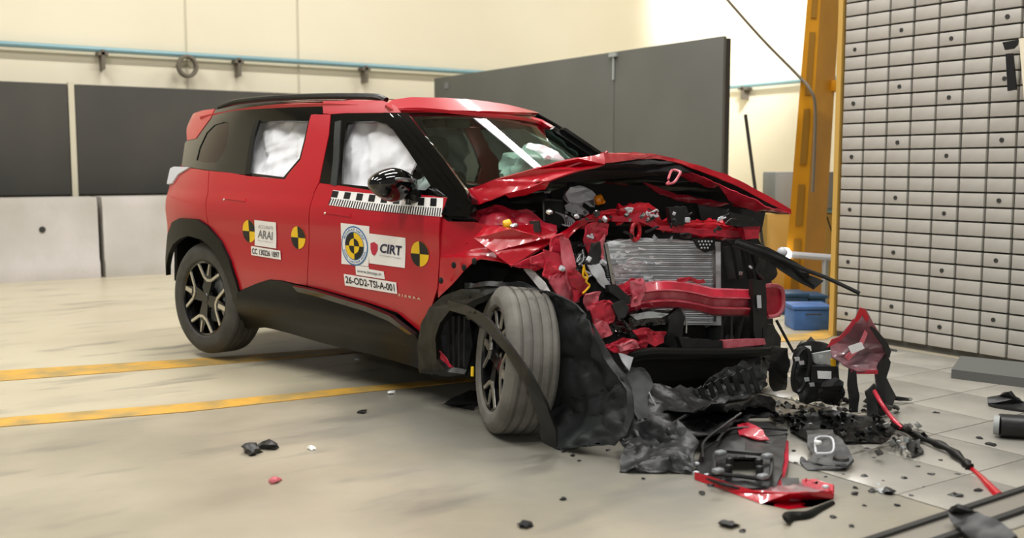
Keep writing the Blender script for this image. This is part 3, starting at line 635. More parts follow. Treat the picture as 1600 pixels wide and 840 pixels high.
# door mirror
def mir(s):
    bm = NB(); bmesh.ops.create_icosphere(bm, subdivisions=3, radius=1); c = cY(612, 287, -1.02); c.y = s*1.02
    for v_ in bm.verts:
        d = v_.co.copy(); x = d.x; k = (abs(d.x)**1.0); v_.co = V((c.x+d.x*.085*(1+.15*d.z), c.y+s*(-1)*d.y*.15, c.z+d.z*(.085 if d.z > 0 else .095)*(1-.25*max(0, d.y*-1))))
    if s > 0: bmesh.ops.recalc_face_normals(bm, faces=bm.faces[:])
    o = car_part('door_mirror', bm, 'gblack')
    bm = NB(); tube(bm, [V((c.x+.02, s*.93, c.z-.05)), V((c.x+.06, s*.84, c.z-.08))], .04, 8); fin(bm, 'mirror_arm', 'gblack', o)
    bm = NB(); tube(bm, smooth_path([V((c.x+.03, c.y+s*.11, c.z+.02)), V((c.x+.083, c.y+s*.02, c.z+.025)), V((c.x+.088, c.y-s*.06, c.z+.02)), V((c.x+.07, c.y-s*.1, c.z+.02))]), .010, 6); fin(bm, 'indicator', 'chrome', o)
mir(-1); mir(1)
# silver beads stand in for flash glints on the flush door handles
for q in ((350, 312), (508, 333)):
    p = on_side(*q); bm = NB(); bmesh.ops.create_uvsphere(bm, u_segments=10, v_segments=6, radius=.008)
    for v_ in bm.verts: v_.co += p
    car_part('flash_glint', bm, 'silver')
side_panel('door_handle', [(350, 305), (384, 310), (384, 315), (350, 310)], 'red', car, off=.004, th=.006, gap=0)
side_panel('door_handle', [(510, 328), (548, 334), (548, 339), (510, 333)], 'red', car, off=.004, th=.006, gap=0)
side_panel('door_trim', inset_pix([(330, 268), (445, 282), (499, 288), (701, 312), (684, 440), (640, 500), (420, 434), (376, 446), (350, 372), (330, 352)]), 'cabin', car, off=-.05, th=.02, gap=0)
# stickers
def dec(name, pix, m, off=.0025, par=None, **k): return side_panel(name, pix, m, par or car, off=off, th=.001, gap=0, far=False, cell=.03, **k)
def os_(off):
    def f(px, py): p = on_side(px, py); return V((p.x, p.y-off, p.z))
    return f
s1 = dec('test_sticker', [(533, 348), (577.5, 353.5), (577.5, 400), (576, 416), (560, 414), (534, 412)], 'white', label='white sticker with round yellow and black emblem')
def disc_pts(cx_, cy_, r_, off, a0=0, a1=2*pi, n=28, centre=False):
    c = on_side(cx_, cy_); out = [(c.x, c.z)] if centre else []
    for k in range(n+(1 if centre else 0)):
        a = a0+(a1-a0)*k/n; out.append((c.x+r_*cos(a), c.z+r_*sin(a)))
    return out
def disc(name, cx_, cy_, r_, m, off, par, a0=0, a1=2*pi, centre=False, r_in=None):
    bm = NB(); o = disc_pts(cx_, cy_, r_, off, a0, a1, 28 if not centre else 8, centre); h = [disc_pts(cx_, cy_, r_in, off)] if r_in else []
    surf_panel(bm, o, side_map(off, -1), h, .03, .0008, V((0, -1, 0))); return fin(bm, name, m, par)
def target(cx_, cy_, r_, lbl=None):
    t = disc('target_disc', cx_, cy_, r_, 'yellow', .003, car); 
    for a in (0, pi): disc('black_quarter', cx_, cy_, r_, 'ink', .0042, t, a, a+pi/2, True)
    return t
target(390, 361, .068); target(466.5, 371, .066); target(656.5, 396.5, .066)
cx_, cy_ = 555, 384
disc('emblem_ring', cx_, cy_, .110, 'blue', .0045, s1); disc('emblem_ring', cx_, cy_, .102, 'white', .0052, s1); disc('emblem_ring', cx_, cy_, .080, 'blue', .0058, s1)
disc('emblem_disc', cx_, cy_, .075, 'yellow', .0064, s1)
for a in (pi/2, -pi/2): disc('emblem_quarter', cx_, cy_, .075, 'ink', .0072, s1, a, a+pi/2, True)
disc('emblem_disc', cx_, cy_, .042, 'yellow', .0080, s1)
for a in (0, pi): disc('emblem_quarter', cx_, cy_, .042, 'ink', .0088, s1, a, a+pi/2, True)
# curved lettering around the emblem
c0 = on_side(cx_, cy_)
def ring_text(s, r_, a_mid, span, up, size):
    me = text_mesh(s, .02); n = len(s); xs = [v_.co.x for v_ in me.vertices]; x0, x1 = min(xs), max(xs)
    for v_ in me.vertices:
        t = (v_.co.x-x0)/(x1-x0)-.5; a = a_mid-t*span*up; rr = r_+(v_.co.y-.35)*size*up; x = c0.x+rr*cos(a); z = c0.z+rr*sin(a); v_.co = V((x, -S(x, z)-.0062, z))
    o = bpy.data.objects.new('lettering', me); COL.objects.link(o); me.materials.clear(); me.materials.append(M['blue']); o.parent = s1
ring_text('BHARAT NCAP', .091, pi/2, 2.3, 1, .018); ring_text('SAFER CARS FOR INDIA', .091, -pi/2, 2.6, -1, .016)
s2 = dec('test_sticker', [(577.5, 364.5), (634, 371.5), (633, 418.5), (577.5, 411)], 'white', .0030, label='white sticker reading CIRT with red shield')
text_on('lettering', 'CIRT', [(593.5, 394), (628, 399.5), (629, 384), (596, 380)], 'navy', s2, os_(.0052), .03)
text_on('lettering', 'Committed to Transport', [(594, 400), (628, 405.5), (628, 402), (594, 397)], 'greyink', s2, os_(.0052), 0)
sh = [(580, 380), (585.5, 378), (591, 382), (591, 390), (588, 397), (585.5, 399), (582, 396), (580, 389)]
o = side_panel('shield', sh, 'shieldred', s2, off=.0052, th=.001, gap=0, far=False); o = side_panel('shield_half', [(580, 380), (585.5, 378), (585.5, 399), (582, 396), (580, 389)], 'navy', s2, off=.0046, th=.001, gap=-.001, far=False)
s3 = dec('web_sticker', [(556, 414), (577, 417), (577, 420), (600, 424), (602, 436), (557, 429)], 'white', .0034, label='small white sticker with web address')
text_on('lettering', 'www.bncap.in', [(558.5, 426), (597, 432), (597, 426), (558.5, 420)], 'greyink', s3, os_(.0052), .02)
s4 = dec('code_sticker', [(538, 427.5), (620, 441), (621.5, 459), (540, 445.5)], 'white', .0044, label='white sticker with long black test code')
text_on('lettering', '26-OD2-TSI-A-001', [(541.5, 441.5), (618, 455), (617, 443.5), (540.5, 430.5)], 'ink', s4, os_(.0062), .02)
s5 = dec('test_sticker', [(398.5, 343.5), (432, 347.5), (432.5, 388), (399, 383)], 'white', .0050, label='white sticker reading ARAI')
text_on('lettering', 'ARAI', [(404, 371), (427, 375), (427.5, 362), (404.5, 358.5)], 'greyink', s5, os_(.0068), .02)
text_on('lettering', 'एआरएआई' if False else 'ACCURATE', [(405, 356), (428, 359), (428, 354), (405, 351)], 'greyink', s5, os_(.0068), -.01)
text_on('lettering', 'Progress through Research', [(404, 376), (428, 380), (428, 378), (404, 374)], 'greyink', s5, os_(.0068), 0)
s6 = dec('code_sticker', [(393.5, 384), (439, 391.5), (440, 405.5), (394, 398)], 'white', .0056, label='white sticker with black date code')
text_on('lettering', 'CC 130226 1B97', [(395.5, 396), (438, 402.5), (437.5, 394), (395, 387)], 'ink', s6, os_(.0074), .02)
text_on('name_letters', 'S I E R R A', [(623, 462), (658, 468.5), (658, 465), (623, 458)], 'silver', car, os_(.004), .02)
# checker strip under the mirror
s7 = dec('checker_strip', [(521, 297), (577, 302), (640, 307), (693, 309), (691, 338.5), (640, 334), (577, 328), (514, 320)], 'white', .003, label='white strip with black checks and fine ticks')
bm = NB(); U = lambda t, v_: (521+(693-521)*t-(7-5*t)*v_, 297+12*t+2*sin(pi*t)+v_*(23+6.5*t))
for k in range(0, 18, 2):
    a, b = k/18, (k+1)/18; p = side_poly([U(a, .03), U(b, .03), U(b, .46), U(a, .46)]); surf_panel(bm, p, side_map(.0045, -1), (), .05, .0006, V((0, -1, 0)))
for k in range(46):
    a, b = (k+.1)/46, (k+.55)/46; sk = -.006; p = side_poly([U(a, .54), U(b, .54), U(b+sk, .97), U(a+sk, .97)]); surf_panel(bm, p, side_map(.0045, -1), (), .05, .0006, V((0, -1, 0)))
fin(bm, 'black_checks', 'ink', s7)
for k in ((709, 414), (725, 418), (741, 408), (689, 438)): pass

# ------------------------------------------------------------------ wheels
def wheel(name, mtx, rt=.365, wid=.245, label=None, rub='rubber'):
    """built about the local y axis, outer face at -y"""
    h = wid/2; root = empty(name); root.parent = car; root.matrix_local = mtx; ri = .245
    prof = [(ri, -h*.86), (ri+.012, -h*.96), (ri+.05, -h*1.02), (rt-.045, -h*1.0), (rt-.018, -h*.90), (rt-.004, -h*.78)]
    for k in range(4):
        y = -h*.56+k*h*.375; prof += [(rt, y-.008), (rt-.010, y-.006), (rt-.010, y+.006), (rt, y+.008)]
    prof += [(rt-.004, h*.78), (rt-.018, h*.90), (rt-.045, h*1.0), (ri+.05, h*1.02), (ri+.012, h*.96), (ri, h*.86)]
    bm = NB(); lathe(bm, prof, 72); bmesh.ops.recalc_face_normals(bm, faces=bm.faces[:])
    ty = fin(bm, 'tyre', rub, root, sharp=30)
    if label: tag(ty, label)
    bm = NB(); lathe(bm, [(ri+.002, -h*.88), (ri-.004, -h*.90), (ri-.014, -h*.84), (ri-.02, -h*.5), (ri-.03, h*.6), (ri+.002, h*.86)], 48); fin(bm, 'rim_barrel', 'alloyb', root)
    bm = NB(); lathe(bm, [(0, -h*.25), (.15, -h*.25), (.16, -h*.2), (.16, 0), (0, 0)], 36); fin(bm, 'brake_disc', 'radd', root)
    for k in range(4):
        R5 = Matrix.Rotation(-(pi/2*k+rad(78)), 4, 'Y'); yo = -h*.80
        bm = NB()
        def wedge(pts, y0, y1):
            lo = [bm.verts.new(R5 @ V((p[0], y1, p[1]))) for p in pts]; hi = [bm.verts.new(R5 @ V((p[0], y0, p[1]))) for p in pts]; n = len(pts)
            for i in range(n): bm.faces.new((lo[i], lo[(i+1) % n], hi[(i+1) % n], hi[i]))
            bm.faces.new(lo[::-1]); bm.faces.new(hi)
        wedge([(.03, -.03), (.12, -.045), (.192, -.135), (.208, -.108), (.145, -.035), (.235, -.014), (.235, .014), (.145, .035), (.208, .108), (.192, .135), (.12, .045), (.03, .03)], yo, yo+.03)
        bmesh.ops.recalc_face_normals(bm, faces=bm.faces[:]); sp = fin(bm, 'spoke', 'alloyb', root)
        bm = NB(); w_ = .0085
        def bar(a, b, wd):
            a = V((a[0], a[1])); b = V((b[0], b[1])); d = (b-a).normalized(); n = V((-d.y, d.x))*wd; wedge([tuple(a+n), tuple(a-n), tuple(b-n), tuple(b+n)], yo-.006, yo)
        bar((.200, -.122), (.133, -.040), w_); bar((.200, .122), (.133, .040), w_); bar((.136, -.045), (.122, 0), w_); bar((.136, .045), (.122, 0), w_); bar((.155, 0), (.232, 0), w_*(1.7 if k % 2 else .6))
        bmesh.ops.recalc_face_normals(bm, faces=bm.faces[:]); fin(bm, 'machined_edge', 'silver', root)
    bm = NB(); lathe(bm, [(0, -h*.84), (.03, -h*.84), (.034, -h*.80), (.07, -h*.72), (.075, -h*.4)], 30); fin(bm, 'hub_cap', 'alloyb', root)
    return root
c = cY(316, 466, -.905)
for s in (-1, 1):
    mt = Matrix.Translation(V((c.x, s*(.905-.1225), .362)))
    if s > 0: mt = mt @ Matrix.Rotation(pi, 4, 'Z')
    wheel('rear_wheel', mt)
g0 = CI @ FL(806, 676, 0)
mt = Matrix.Translation(V((g0.x-.03, g0.y+.02, .343))) @ Matrix.Rotation(rad(-35), 4, 'Z') @ Matrix.Rotation(rad(-4), 4, 'X')
fw = wheel('front_wheel', mt, .348, label='scuffed grey front tyre turned outwards', rub='rubberdust')
mt = Matrix.Translation(V((2.62, .76, .345))) @ Matrix.Rotation(pi-rad(12), 4, 'Z'); wheel('front_wheel', mt, rub='rubberin')
bm = NB(); tube(bm, [(c.x, -.7, .34), (c.x, .7, .34)], .05, 10); tube(bm, [(2.7, -.9, .34), (2.7, .7, .34)], .03, 8); car_part('axle', bm, 'dark')

# ------------------------------------------------------------------ the crushed front
def pts3(pix, mode):
    out = []
    for q in pix:
        px, py = q[0], q[1]; d = q[2] if len(q) > 2 else None
        if mode == 'y': out.append(cY(px, py, d))
        elif mode == 'f': out.append(fr(px, py, d or 0))
        else:
            p = on_side(px, py); p.y -= (d or 0); out.append(p)
    return out
def cs(name, pix, mode, m, th=.006, cell=.05, amp=.012, scale=9, seed=None, dflt=None, parent=None, **k):
    if dflt is not None: pix = [q if len(q) > 2 else (q[0], q[1], dflt) for q in pix]
    b = sheet(pix, pts3(pix, mode), th, cell, amp, scale, seed if seed is not None else len(bpy.data.objects) % 97)
    return fin(b, name, m, parent or car, sharp=k.pop('sharp', 40), **k)
def wire(name, pix, mode, r, m, dflt=None, seg=6, n=4, parent=None, **k):
    if dflt is not None: pix = [q if len(q) > 2 else (q[0], q[1], dflt) for q in pix]
    bm = NB(); tube(bm, smooth_path(pts3(pix, mode), n), r, seg); return fin(bm, name, m, parent or car, **k)
# engine and dark bulk behind the torn metal
bm = NB(); box(bm, (2.22, -.55, .32), (2.72, .62, .90), bev=.05)
bmesh.ops.subdivide_edges(bm, edges=bm.edges[:], cuts=6, use_grid_fill=True); crumple(bm, .04, 5, 3); car_part('engine', bm, 'black')
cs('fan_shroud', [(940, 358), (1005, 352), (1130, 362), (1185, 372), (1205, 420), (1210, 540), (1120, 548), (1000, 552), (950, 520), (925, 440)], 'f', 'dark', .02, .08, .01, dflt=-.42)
cs('dark_backdrop', [(862, 300), (900, 286), (1000, 290), (1080, 306), (1150, 316), (1196, 330), (1190, 362), (1100, 360), (1000, 350), (900, 345), (866, 330)], 'f', 'dark', .01, .08, .006, dflt=-.46)  # dark backdrop added so the gap below the bonnet looks dark
# front wing
wing = [(692, 338, -.90), (700, 345, -.90), (740, 346, -.86), (765, 352, -.84), (800, 352, -.82), (835, 350, -.80), (868, 364, -.78), (866, 374, -.80), (846, 388, -.86), (820, 404, -.90), (798, 418, -.93), (794, 412, -.94), (772, 406, -.95), (751, 404, -.95), (736, 412, -.95), (724, 423, -.94), (708, 442, -.93), (684, 466, -.915), (688, 400, -.91), (690, 345, -.905)]
cs('front_wing', wing, 'y', 'red', .006, .04, .007, 4, 11, sharp=60)
cs('wing_crease', [(760, 352, -.84), (800, 356, -.93), (850, 372, -.86), (866, 374, -.80), (846, 386, -.86), (798, 416, -.95), (770, 392, -.98), (740, 372, -.97)], 'y', 'red', .006, .03, .009, 5, 21, sharp=60)
for q in ((709, 414), (725, 418), (741, 408), (689, 438)):
    bm = NB(); p = cY(q[0], q[1], -.96); bmesh.ops.create_uvsphere(bm, u_segments=12, v_segments=6, radius=.017)
    for v_ in bm.verts: v_.co = V((v_.co.x, v_.co.y*.3, v_.co.z))+p
    car_part('fixing_hole', bm, 'dark')
cs('wing_base', [(693, 310, -.88), (735, 318, -.84), (740, 345, -.86), (715, 343, -.88), (700, 341, -.9)], 'y', 'clad', .02, .04, .006)
cs('inner_wing', [(735, 330, -.78), (775, 322, -.74), (822, 328, -.70), (868, 352, -.70), (870, 366, -.74), (835, 352, -.78), (800, 353, -.8), (760, 353, -.82)], 'y', 'redin', .006, .04, .03, 9, 4)
cs('inner_wing', [(805, 338, -.74), (838, 338, -.70), (868, 360, -.66), (866, 372, -.74), (840, 366, -.78), (812, 356, -.78)], 'y', 'redin', .006, .03, .03, 12, 5)
cs('strut_bracket', [(826, 345, -.80), (842, 345, -.80), (844, 362, -.80), (830, 364, -.80)], 'y', 'dust', .01, .03, .006)
# bonnet, buckled in the middle and pushed up
near = [(727, 312, -.80), (770, 295, -.80), (830, 277, -.79), (880, 262, -.76), (915, 250, -.70), (940, 243, -.62)]
lip = [(965, 239.5, -.45), (1000, 239, -.22), (1030, 243, -.02), (1065, 251, .16), (1100, 262, .32), (1135, 274, .47), (1170, 290, .6), (1205, 310, .7), (1236, 328, .78)]
NE = pts3(near, 'y'); LP = pts3(lip, 'y')
back = [V((2.95, .80, 1.10)), V((2.6, .80, 1.15)), V((2.25, .80, 1.10)), V((2.16, .4, 1.13)), V((2.15, 0, 1.14)), V((2.16, -.4, 1.13)), V((2.19, -.70, 1.11))]
P = NE+LP+back
bon = car_part('bonnet', sheet([(p.x, p.y) for p in P], P, .008, .07, .012, 4, 2, face=V((0, 0, 1))), 'red', sharp=50)
def band(name, top, bot, mode, m, parent, th=.006, amp=.006, scale=8, seed=1, cell=.04):
    return cs(name, top+bot[::-1], mode, m, th, cell, amp, scale, seed, parent=parent, sharp=50)
band('near_flange', [(725, 297, -.80), (770, 280, -.805), (830, 264, -.80), (905, 247, -.74), (942, 238, -.62)], [(727, 326, -.83), (760, 314, -.83), (792, 302, -.83), (858, 283, -.82), (905, 266, -.76), (945, 255, -.64)], 'y', 'red', bon, .008, .008, 6, 7)
cs('flange_fold', [(790, 303, -.80), (858, 282, -.79), (852, 294, -.77), (820, 305, -.76), (796, 309, -.78)], 'y', 'red', .006, .04, .01, 9, 9, parent=bon)
band('front_lip', [(940, 239, -.62)]+[(a, b-1, c) for a, b, c in lip], [(945, 256, -.62), (975, 251, -.42), (1005, 248, -.2), (1035, 249, 0), (1068, 257, .16), (1102, 270, .32), (1137, 284, .47), (1170, 300, .6), (1205, 319, .7), (1236, 334, .78)], 'y', 'red', bon, .008, .006, 8, 17)
cs('bonnet_liner', [(860, 284, -.72), (905, 266, -.70), (945, 255, -.60), (975, 250, -.40), (1005, 247, -.16), (1035, 248, .04), (1068, 256, .2), (1102, 269, .36), (1137, 283, .5), (1170, 299, .62), (1205, 318, .71), (1232, 333, .78), (1190, 331, .85), (1150, 324, .85), (1100, 318, .8), (1060, 312, .7), (1020, 300, .5), (975, 285, .25), (930, 280, -.1), (890, 288, -.4)], 'y', 'dark', .008, .05, .010, 7, 5, parent=bon)
cs('torn_red_inner_panel', [(1030, 256, .03), (1062, 262, .16), (1095, 275, .3), (1125, 288, .42), (1112, 292, .44), (1090, 286, .36), (1060, 274, .2)], 'y', 'redin', .006, .03, .012, 12, 6, parent=bon)
cs('torn_red_inner_panel', [(1005, 286, .1), (1050, 300, .3), (1100, 312, .5), (1140, 318, .6), (1120, 322, .58), (1070, 316, .4), (1030, 304, .2)], 'y', 'redin', .006, .03, .012, 12, 8, parent=bon)
cs('torn_red_inner_panel', [(1120, 288, .42), (1160, 304, .5), (1200, 322, .6), (1230, 332, .7), (1180, 330, .64), (1140, 312, .5)], 'y', 'redin', .006, .03, .012, 12, 9, parent=bon)
wire('bonnet_striker', [(1045, 284, -.05), (1042, 287, -.08), (1046, 287, -.08), (1054, 284, -.06), (1062, 272, 0), (1062, 268, .03), (1050, 266, .03), (1044, 280, -.04)], 'y', .007, 'pink', parent=bon)
# bits above the cross member
cs('cowl_glass_piece', [(850, 296, -.3), (862, 283, -.3), (895, 278, -.2), (940, 277, -.1), (946, 284, -.1), (910, 292, -.2), (880, 300, -.3)], 'y', M['pale'] if 'pale' in M else 'beige', .006, .04, .008)
rsv = cs('washer_reservoir', [(884, 304, -.5), (892, 292, -.48), (905, 289, -.44), (918, 294, -.42), (930, 303, -.42), (928, 312, -.44), (912, 316, -.46), (904, 322, -.5), (890, 314, -.5)], 'y', 'greyp', .07, .03, .010, 12, 3); cs('reservoir_neck', [(882, 320, -.5), (893, 315, -.5), (914, 330, -.5), (916, 336, -.5), (900, 336, -.5), (884, 328, -.5)], 'y', 'greyp', .03, .05, .006, parent=rsv)
def cap(name, px, py, y, r, m):
    bm = NB(); p = cY(px, py, y); mt = Matrix.Translation(p) @ Matrix.Rotation(rad(-40), 4, 'Z') @ Matrix.Rotation(rad(15), 4, 'X')
    lathe(bm, [(0, -.02), (r*.8, -.02), (r, -.012), (r, .015), (r*.6, .02)], 14, mt); return car_part(name, bm, m)
cap('orange_cap', 936, 312, -.42, .026, 'ocap'); cap('yellow_cap', 793, 351, -.88, .026, 'ycap'); cap('silver_cap', 803, 353, -.87, .014, 'chrome')
wire('orange_tab', [(918, 311, -.42), (936, 308, -.42), (944, 316, -.44)], 'y', .008, 'ocap')
cs('air_filter_box', [(762, 316, -.55), (790, 308, -.5), (850, 300, -.4), (862, 318, -.4), (850, 330, -.45), (800, 330, -.55), (775, 326, -.6)], 'y', 'dust', .05, .05, .01, 6)
cs('relay_box', [(846, 314, -.60), (878, 312, -.5), (884, 345, -.5), (872, 358, -.55), (850, 344, -.62)], 'y', 'black', .06, .05, .006)
wire('relay_box_rim', [(850, 345, -.64), (849, 318, -.64), (852, 312, -.62), (878, 314, -.54)], 'y', .008, 'dust')
for i in range(6):
    wire('white_hose', [(868+3*i, 331+i, -.58), (880+3.2*i, 338+i, -.6), (884+3.2*i, 352, -.62), (878+3*i, 350+i, -.64)], 'y', .0035, 'greyp')
# cross member
tie = [(871, 381, -.12), (880, 370, -.13), (914, 341, -.16), (935, 330, -.2), (958, 326, -.2), (1001, 319, -.2), (1013, 319, -.2), (1026, 328, -.18), (1034, 345, -.18), (1075, 344, -.18), (1137, 347, -.18), (1188, 352, -.16), (1186, 364, -.16), (1160, 371, -.16), (1137, 372, -.16), (1072, 365, -.18), (1032, 360, -.18), (1013, 351, -.18), (989, 345, -.18), (955, 344, -.18), (920, 346, -.17), (892, 368, -.13), (878, 384, -.12)]
tm_ = cs('upper_cross_member', tie, 'f', 'red', .03, .035, .010, 10, 3)
cs('cross_member_face', [(958, 338), (1005, 332), (1030, 352), (1080, 356), (1140, 360), (1184, 361), (1184, 368), (1138, 371), (1072, 364), (1028, 358), (1000, 346), (958, 345)], 'f', 'redin', .012, .04, .006, dflt=-.13, parent=tm_)
bm = NB(); p = fr(993, 361, -.14); pts = [p+V((.0, cos(2*pi*k/16)*.036, sin(2*pi*k/16)*.046)) for k in range(17)]; tube(bm, pts, .012, 6, cap=False); fin(bm, 'tow_eye', 'red', tm_)
cs('latch_bracket', [(1045, 325), (1072, 322), (1080, 342), (1068, 352), (1050, 350)], 'f', 'black', .03, .03, .008, dflt=-.12)
cs('dark_duct', [(1090, 320), (1135, 326), (1150, 340), (1140, 350), (1095, 345)], 'f', 'black', .03, .03, .012, dflt=-.25)
cs('dark_duct', [(1142, 330), (1175, 338), (1190, 352), (1160, 356), (1140, 350)], 'f', 'black', .03, .03, .012, dflt=-.10)
cs('red_corner_bracket', [(1160, 352), (1186, 350), (1186, 372), (1165, 374)], 'f', 'redin', .03, .03, .01, dflt=-.10)
# radiator: crumpled on the near half
core = [(942, 380, -.16), (965, 374, -.18), (1000, 371, -.2), (1060, 374, -.2), (1113, 378, -.2), (1113, 440, -.2), (1113, 507, -.2), (1072, 508, -.2), (1000, 505, -.2), (962, 450, -.17), (950, 415, -.16)]
rd = cs('radiator', core, 'f', 'rad', .03, .03, .004, 10, 4, sharp=60)
fm = None; N_ = 40
for i in range(N_):
    t = i/(N_-1); y = 377+t*129; bm = NB(); xl = 948 if y < 440 else 968+(y-440)*.45; pp = []
    for j in range(11):
        s = j/10; px = xl+(1112-xl)*s; cr = max(0, 1-(px-948)/95); py = y+(1-s)*-1+cr*5*noise.noise(V((px*.05, y*.07, 0)))
        p = fr(px, py, -.195+.02+.03*cr*noise.noise(V((px*.06, y*.06, 3)))); pp.append(p)
    r0 = []
    for p in pp: r0.append([bm.verts.new(p+V(o)) for o in ((0, 0, -.003), (.012, 0, -.003), (.012, 0, .003), (0, 0, .003))])
    for j in range(10):
        for k in range(4): bm.faces.new((r0[j][k], r0[j+1][k], r0[j+1][(k+1) % 4], r0[j][(k+1) % 4]))
    bm.normal_update(); bmesh.ops.recalc_face_normals(bm, faces=bm.faces[:]); fin(bm, 'tube_row', 'radd' if i % 2 else 'rad', rd)
cs('side_tank', [(1112, 377), (1126, 378), (1127, 508), (1112, 508)], 'f', 'rad', .03, .2, .0, dflt=-.165, parent=rd)
cs('side_tank_seam', [(1114, 384), (1118, 384), (1119, 502), (1115, 502)], 'f', 'chrome', .01, .2, .0, dflt=-.15, parent=rd)
cs('left_edge_strip', [(944, 380), (949, 380), (962, 446), (957, 446)], 'f', 'chrome', .01, .05, .002, dflt=-.13, parent=rd)
for i in range(26):
    px = random.uniform(955, 1035); py = random.uniform(382, 445); a = random.uniform(-1, 1)
    l = random.uniform(5, 16); cs('bent_fin', [(px, py), (px+l, py+3*a), (px+l-1, py+3*a+3), (px+1, py+3.5)], 'f', 'rad', .004, .02, .010, 22, i, dflt=-.145+random.uniform(0, .02), parent=rd)
cs('perforated_plate', [(1082, 372), (1118, 374), (1117, 390), (1102, 394), (1090, 386)], 'f', 'black', .008, .03, .003, dflt=-.14)
for i in range(3):
    for j in range(5-i):
        bm = NB(); p = fr(1092+j*5+i*2, 377+i*5, -.128); bmesh.ops.create_icosphere(bm, subdivisions=1, radius=.006); [setattr(v_, 'co', v_.co+p) for v_ in bm.verts]; car_part('plate_hole', bm, 'greyp')
# bumper beam
def beam(x0, x1, rows, mats, name):
    n = 26; out = None
    for (ya, yb, da, db), m in zip(rows, mats):
        bm = NB(); v0 = None
        for i in range(n+1):
            s = i/n; px = x0+(x1-x0)*s; bow = 4*s*(1-s); crush = max(0, 1-s*4)
            top = fr(px, ya(s), da-.10*crush+.02*crush*noise.noise(V((s*20, 0, da*30)))); bt = fr(px, yb(s), db-.10*crush+.02*crush*noise.noise(V((s*22, 5, db*30))))
            v1 = (bm.verts.new(top), bm.verts.new(bt))
            if v0: bm.faces.new((v0[0], v0[1], v1[1], v1[0]))
            v0 = v1
        bm.normal_update()
        if sum(f.normal.x for f in bm.faces) < 0: bmesh.ops.reverse_faces(bm, faces=bm.faces[:])
        bm.normal_update(); solid(bm, .006); o = fin(bm, name if out is None else 'beam_web', m, out or car, sharp=20); out = out or o
    return out
yt = lambda s: 446-10*math.sin(pi*min(1, s*1.6))+6*s
def yl(k): return lambda s: yt(s)+(46-2*s)*k*(1-.0*s)
rows = [(yl(0), yl(.05), -.03, .02), (yl(.05), yl(.34), .02, .045), (yl(.34), yl(.40), .045, .0), (yl(.40), yl(.62), .0, .0), (yl(.62), yl(.68), .0, .045), (yl(.68), yl(.90), .045, .03), (yl(.90), yl(.97), .03, -.03)]
bb = beam(978, 1196, rows, ['pink', 'redin', 'pink', 'pink', 'pink', 'redin', 'pink'], 'bumper_beam')
for px in (1131, 1148, 1164):
    bm = NB(); p = fr(px, 462, .014); bmesh.ops.create_icosphere(bm, subdivisions=2, radius=.011); [setattr(v_, 'co', V((v_.co.x*.4, v_.co.y, v_.co.z))+p) for v_ in bm.verts]; fin(bm, 'beam_hole', 'dark', bb)
cs('beam_end_cap', [(1196, 444), (1215, 445), (1224, 452), (1225, 484), (1218, 494), (1200, 497), (1196, 480)], 'f', 'redin', .06, .03, .006, dflt=.02, parent=bb)
wire('beam_end_rim', [(1198, 446), (1216, 447), (1223, 456), (1223, 480), (1214, 492), (1200, 495)], 'f', .012, 'pink', dflt=.03, parent=bb)
cs('vertical_strap', [(1176, 436), (1196, 438), (1198, 470), (1196, 545), (1186, 548), (1178, 520), (1176, 480)], 'f', 'black', .03, .05, .004, dflt=.06)
cs('strap_label', [(1183, 461), (1189, 461), (1190, 481), (1184, 481)], 'f', 'greyp', .003, .05, 0, dflt=.075)
# far side air guides and struts
for x, tx, wdt in ((1133, 1142, 8), (1147, 1155, 8), (1160, 1172, 7)):
    cs('air_guide', [(x, 386), (x+wdt, 384), (tx+wdt, 434), (tx, 436)], 'f', 'dust', .02, .05, .004, dflt=-.10)
    cs('air_guide', [(x+2, 486), (x+wdt, 486), (x+wdt+1, 522), (x+2, 524)], 'f', 'dust', .02, .05, .004, dflt=-.10)
cs('shroud_side', [(1172, 376), (1210, 392), (1214, 430), (1205, 440), (1190, 438), (1180, 410)], 'f', 'black', .03, .04, .014, dflt=-.06)
wire('shroud_rib', [(1178, 390), (1186, 408), (1182, 424), (1192, 436)], 'f', .009, 'dust', dflt=-.02)
wire('shroud_rib', [(1150, 540), (1160, 495), (1166, 488)], 'f', .010, 'dust', dflt=-.04)
cs('triangle_guide', [(1164, 492), (1190, 520), (1188, 528), (1156, 530)], 'f', 'dust', .01, .04, .006, dflt=-.05)
arm = cs('torn_bumper_strut', [(1138, 374, .0), (1160, 374, .0), (1200, 386, .05), (1243, 408, .12), (1268, 424, .18), (1262, 432, .18), (1238, 424, .12), (1200, 408, .05), (1165, 392, 0)], 'f', 'black', .03, .04, .006)
cs('strut_lower_leaf', [(1205, 405, .06), (1240, 422, .12), (1288, 438, .2), (1273, 451, .2), (1235, 432, .12), (1210, 416, .06)], 'f', 'dust', .010, .04, .006, parent=arm)
wire('strut_tip', [(1150, 378, .02), (1200, 396, .07), (1255, 420, .17), (1285, 431, .23), (1318, 446, .3), (1343, 458, .36)], 'f', .012, 'dust', parent=arm)
wire('strut_rib', [(1145, 384, .02), (1195, 402, .06), (1240, 420, .13), (1272, 447, .2)], 'f', .007, 'black', parent=arm)
wire('hanging_rod', [(1213, 500, .02), (1228, 528, .06), (1240, 550, .1)], 'f', .008, 'black')
bm = NB(); bmesh.ops.create_icosphere(bm, subdivisions=2, radius=.03); p = fr(1222, 394, .05); [setattr(v_, 'co', v_.co+p) for v_ in bm.verts]; car_part('broken_lamp_bulb', bm, 'greyp')
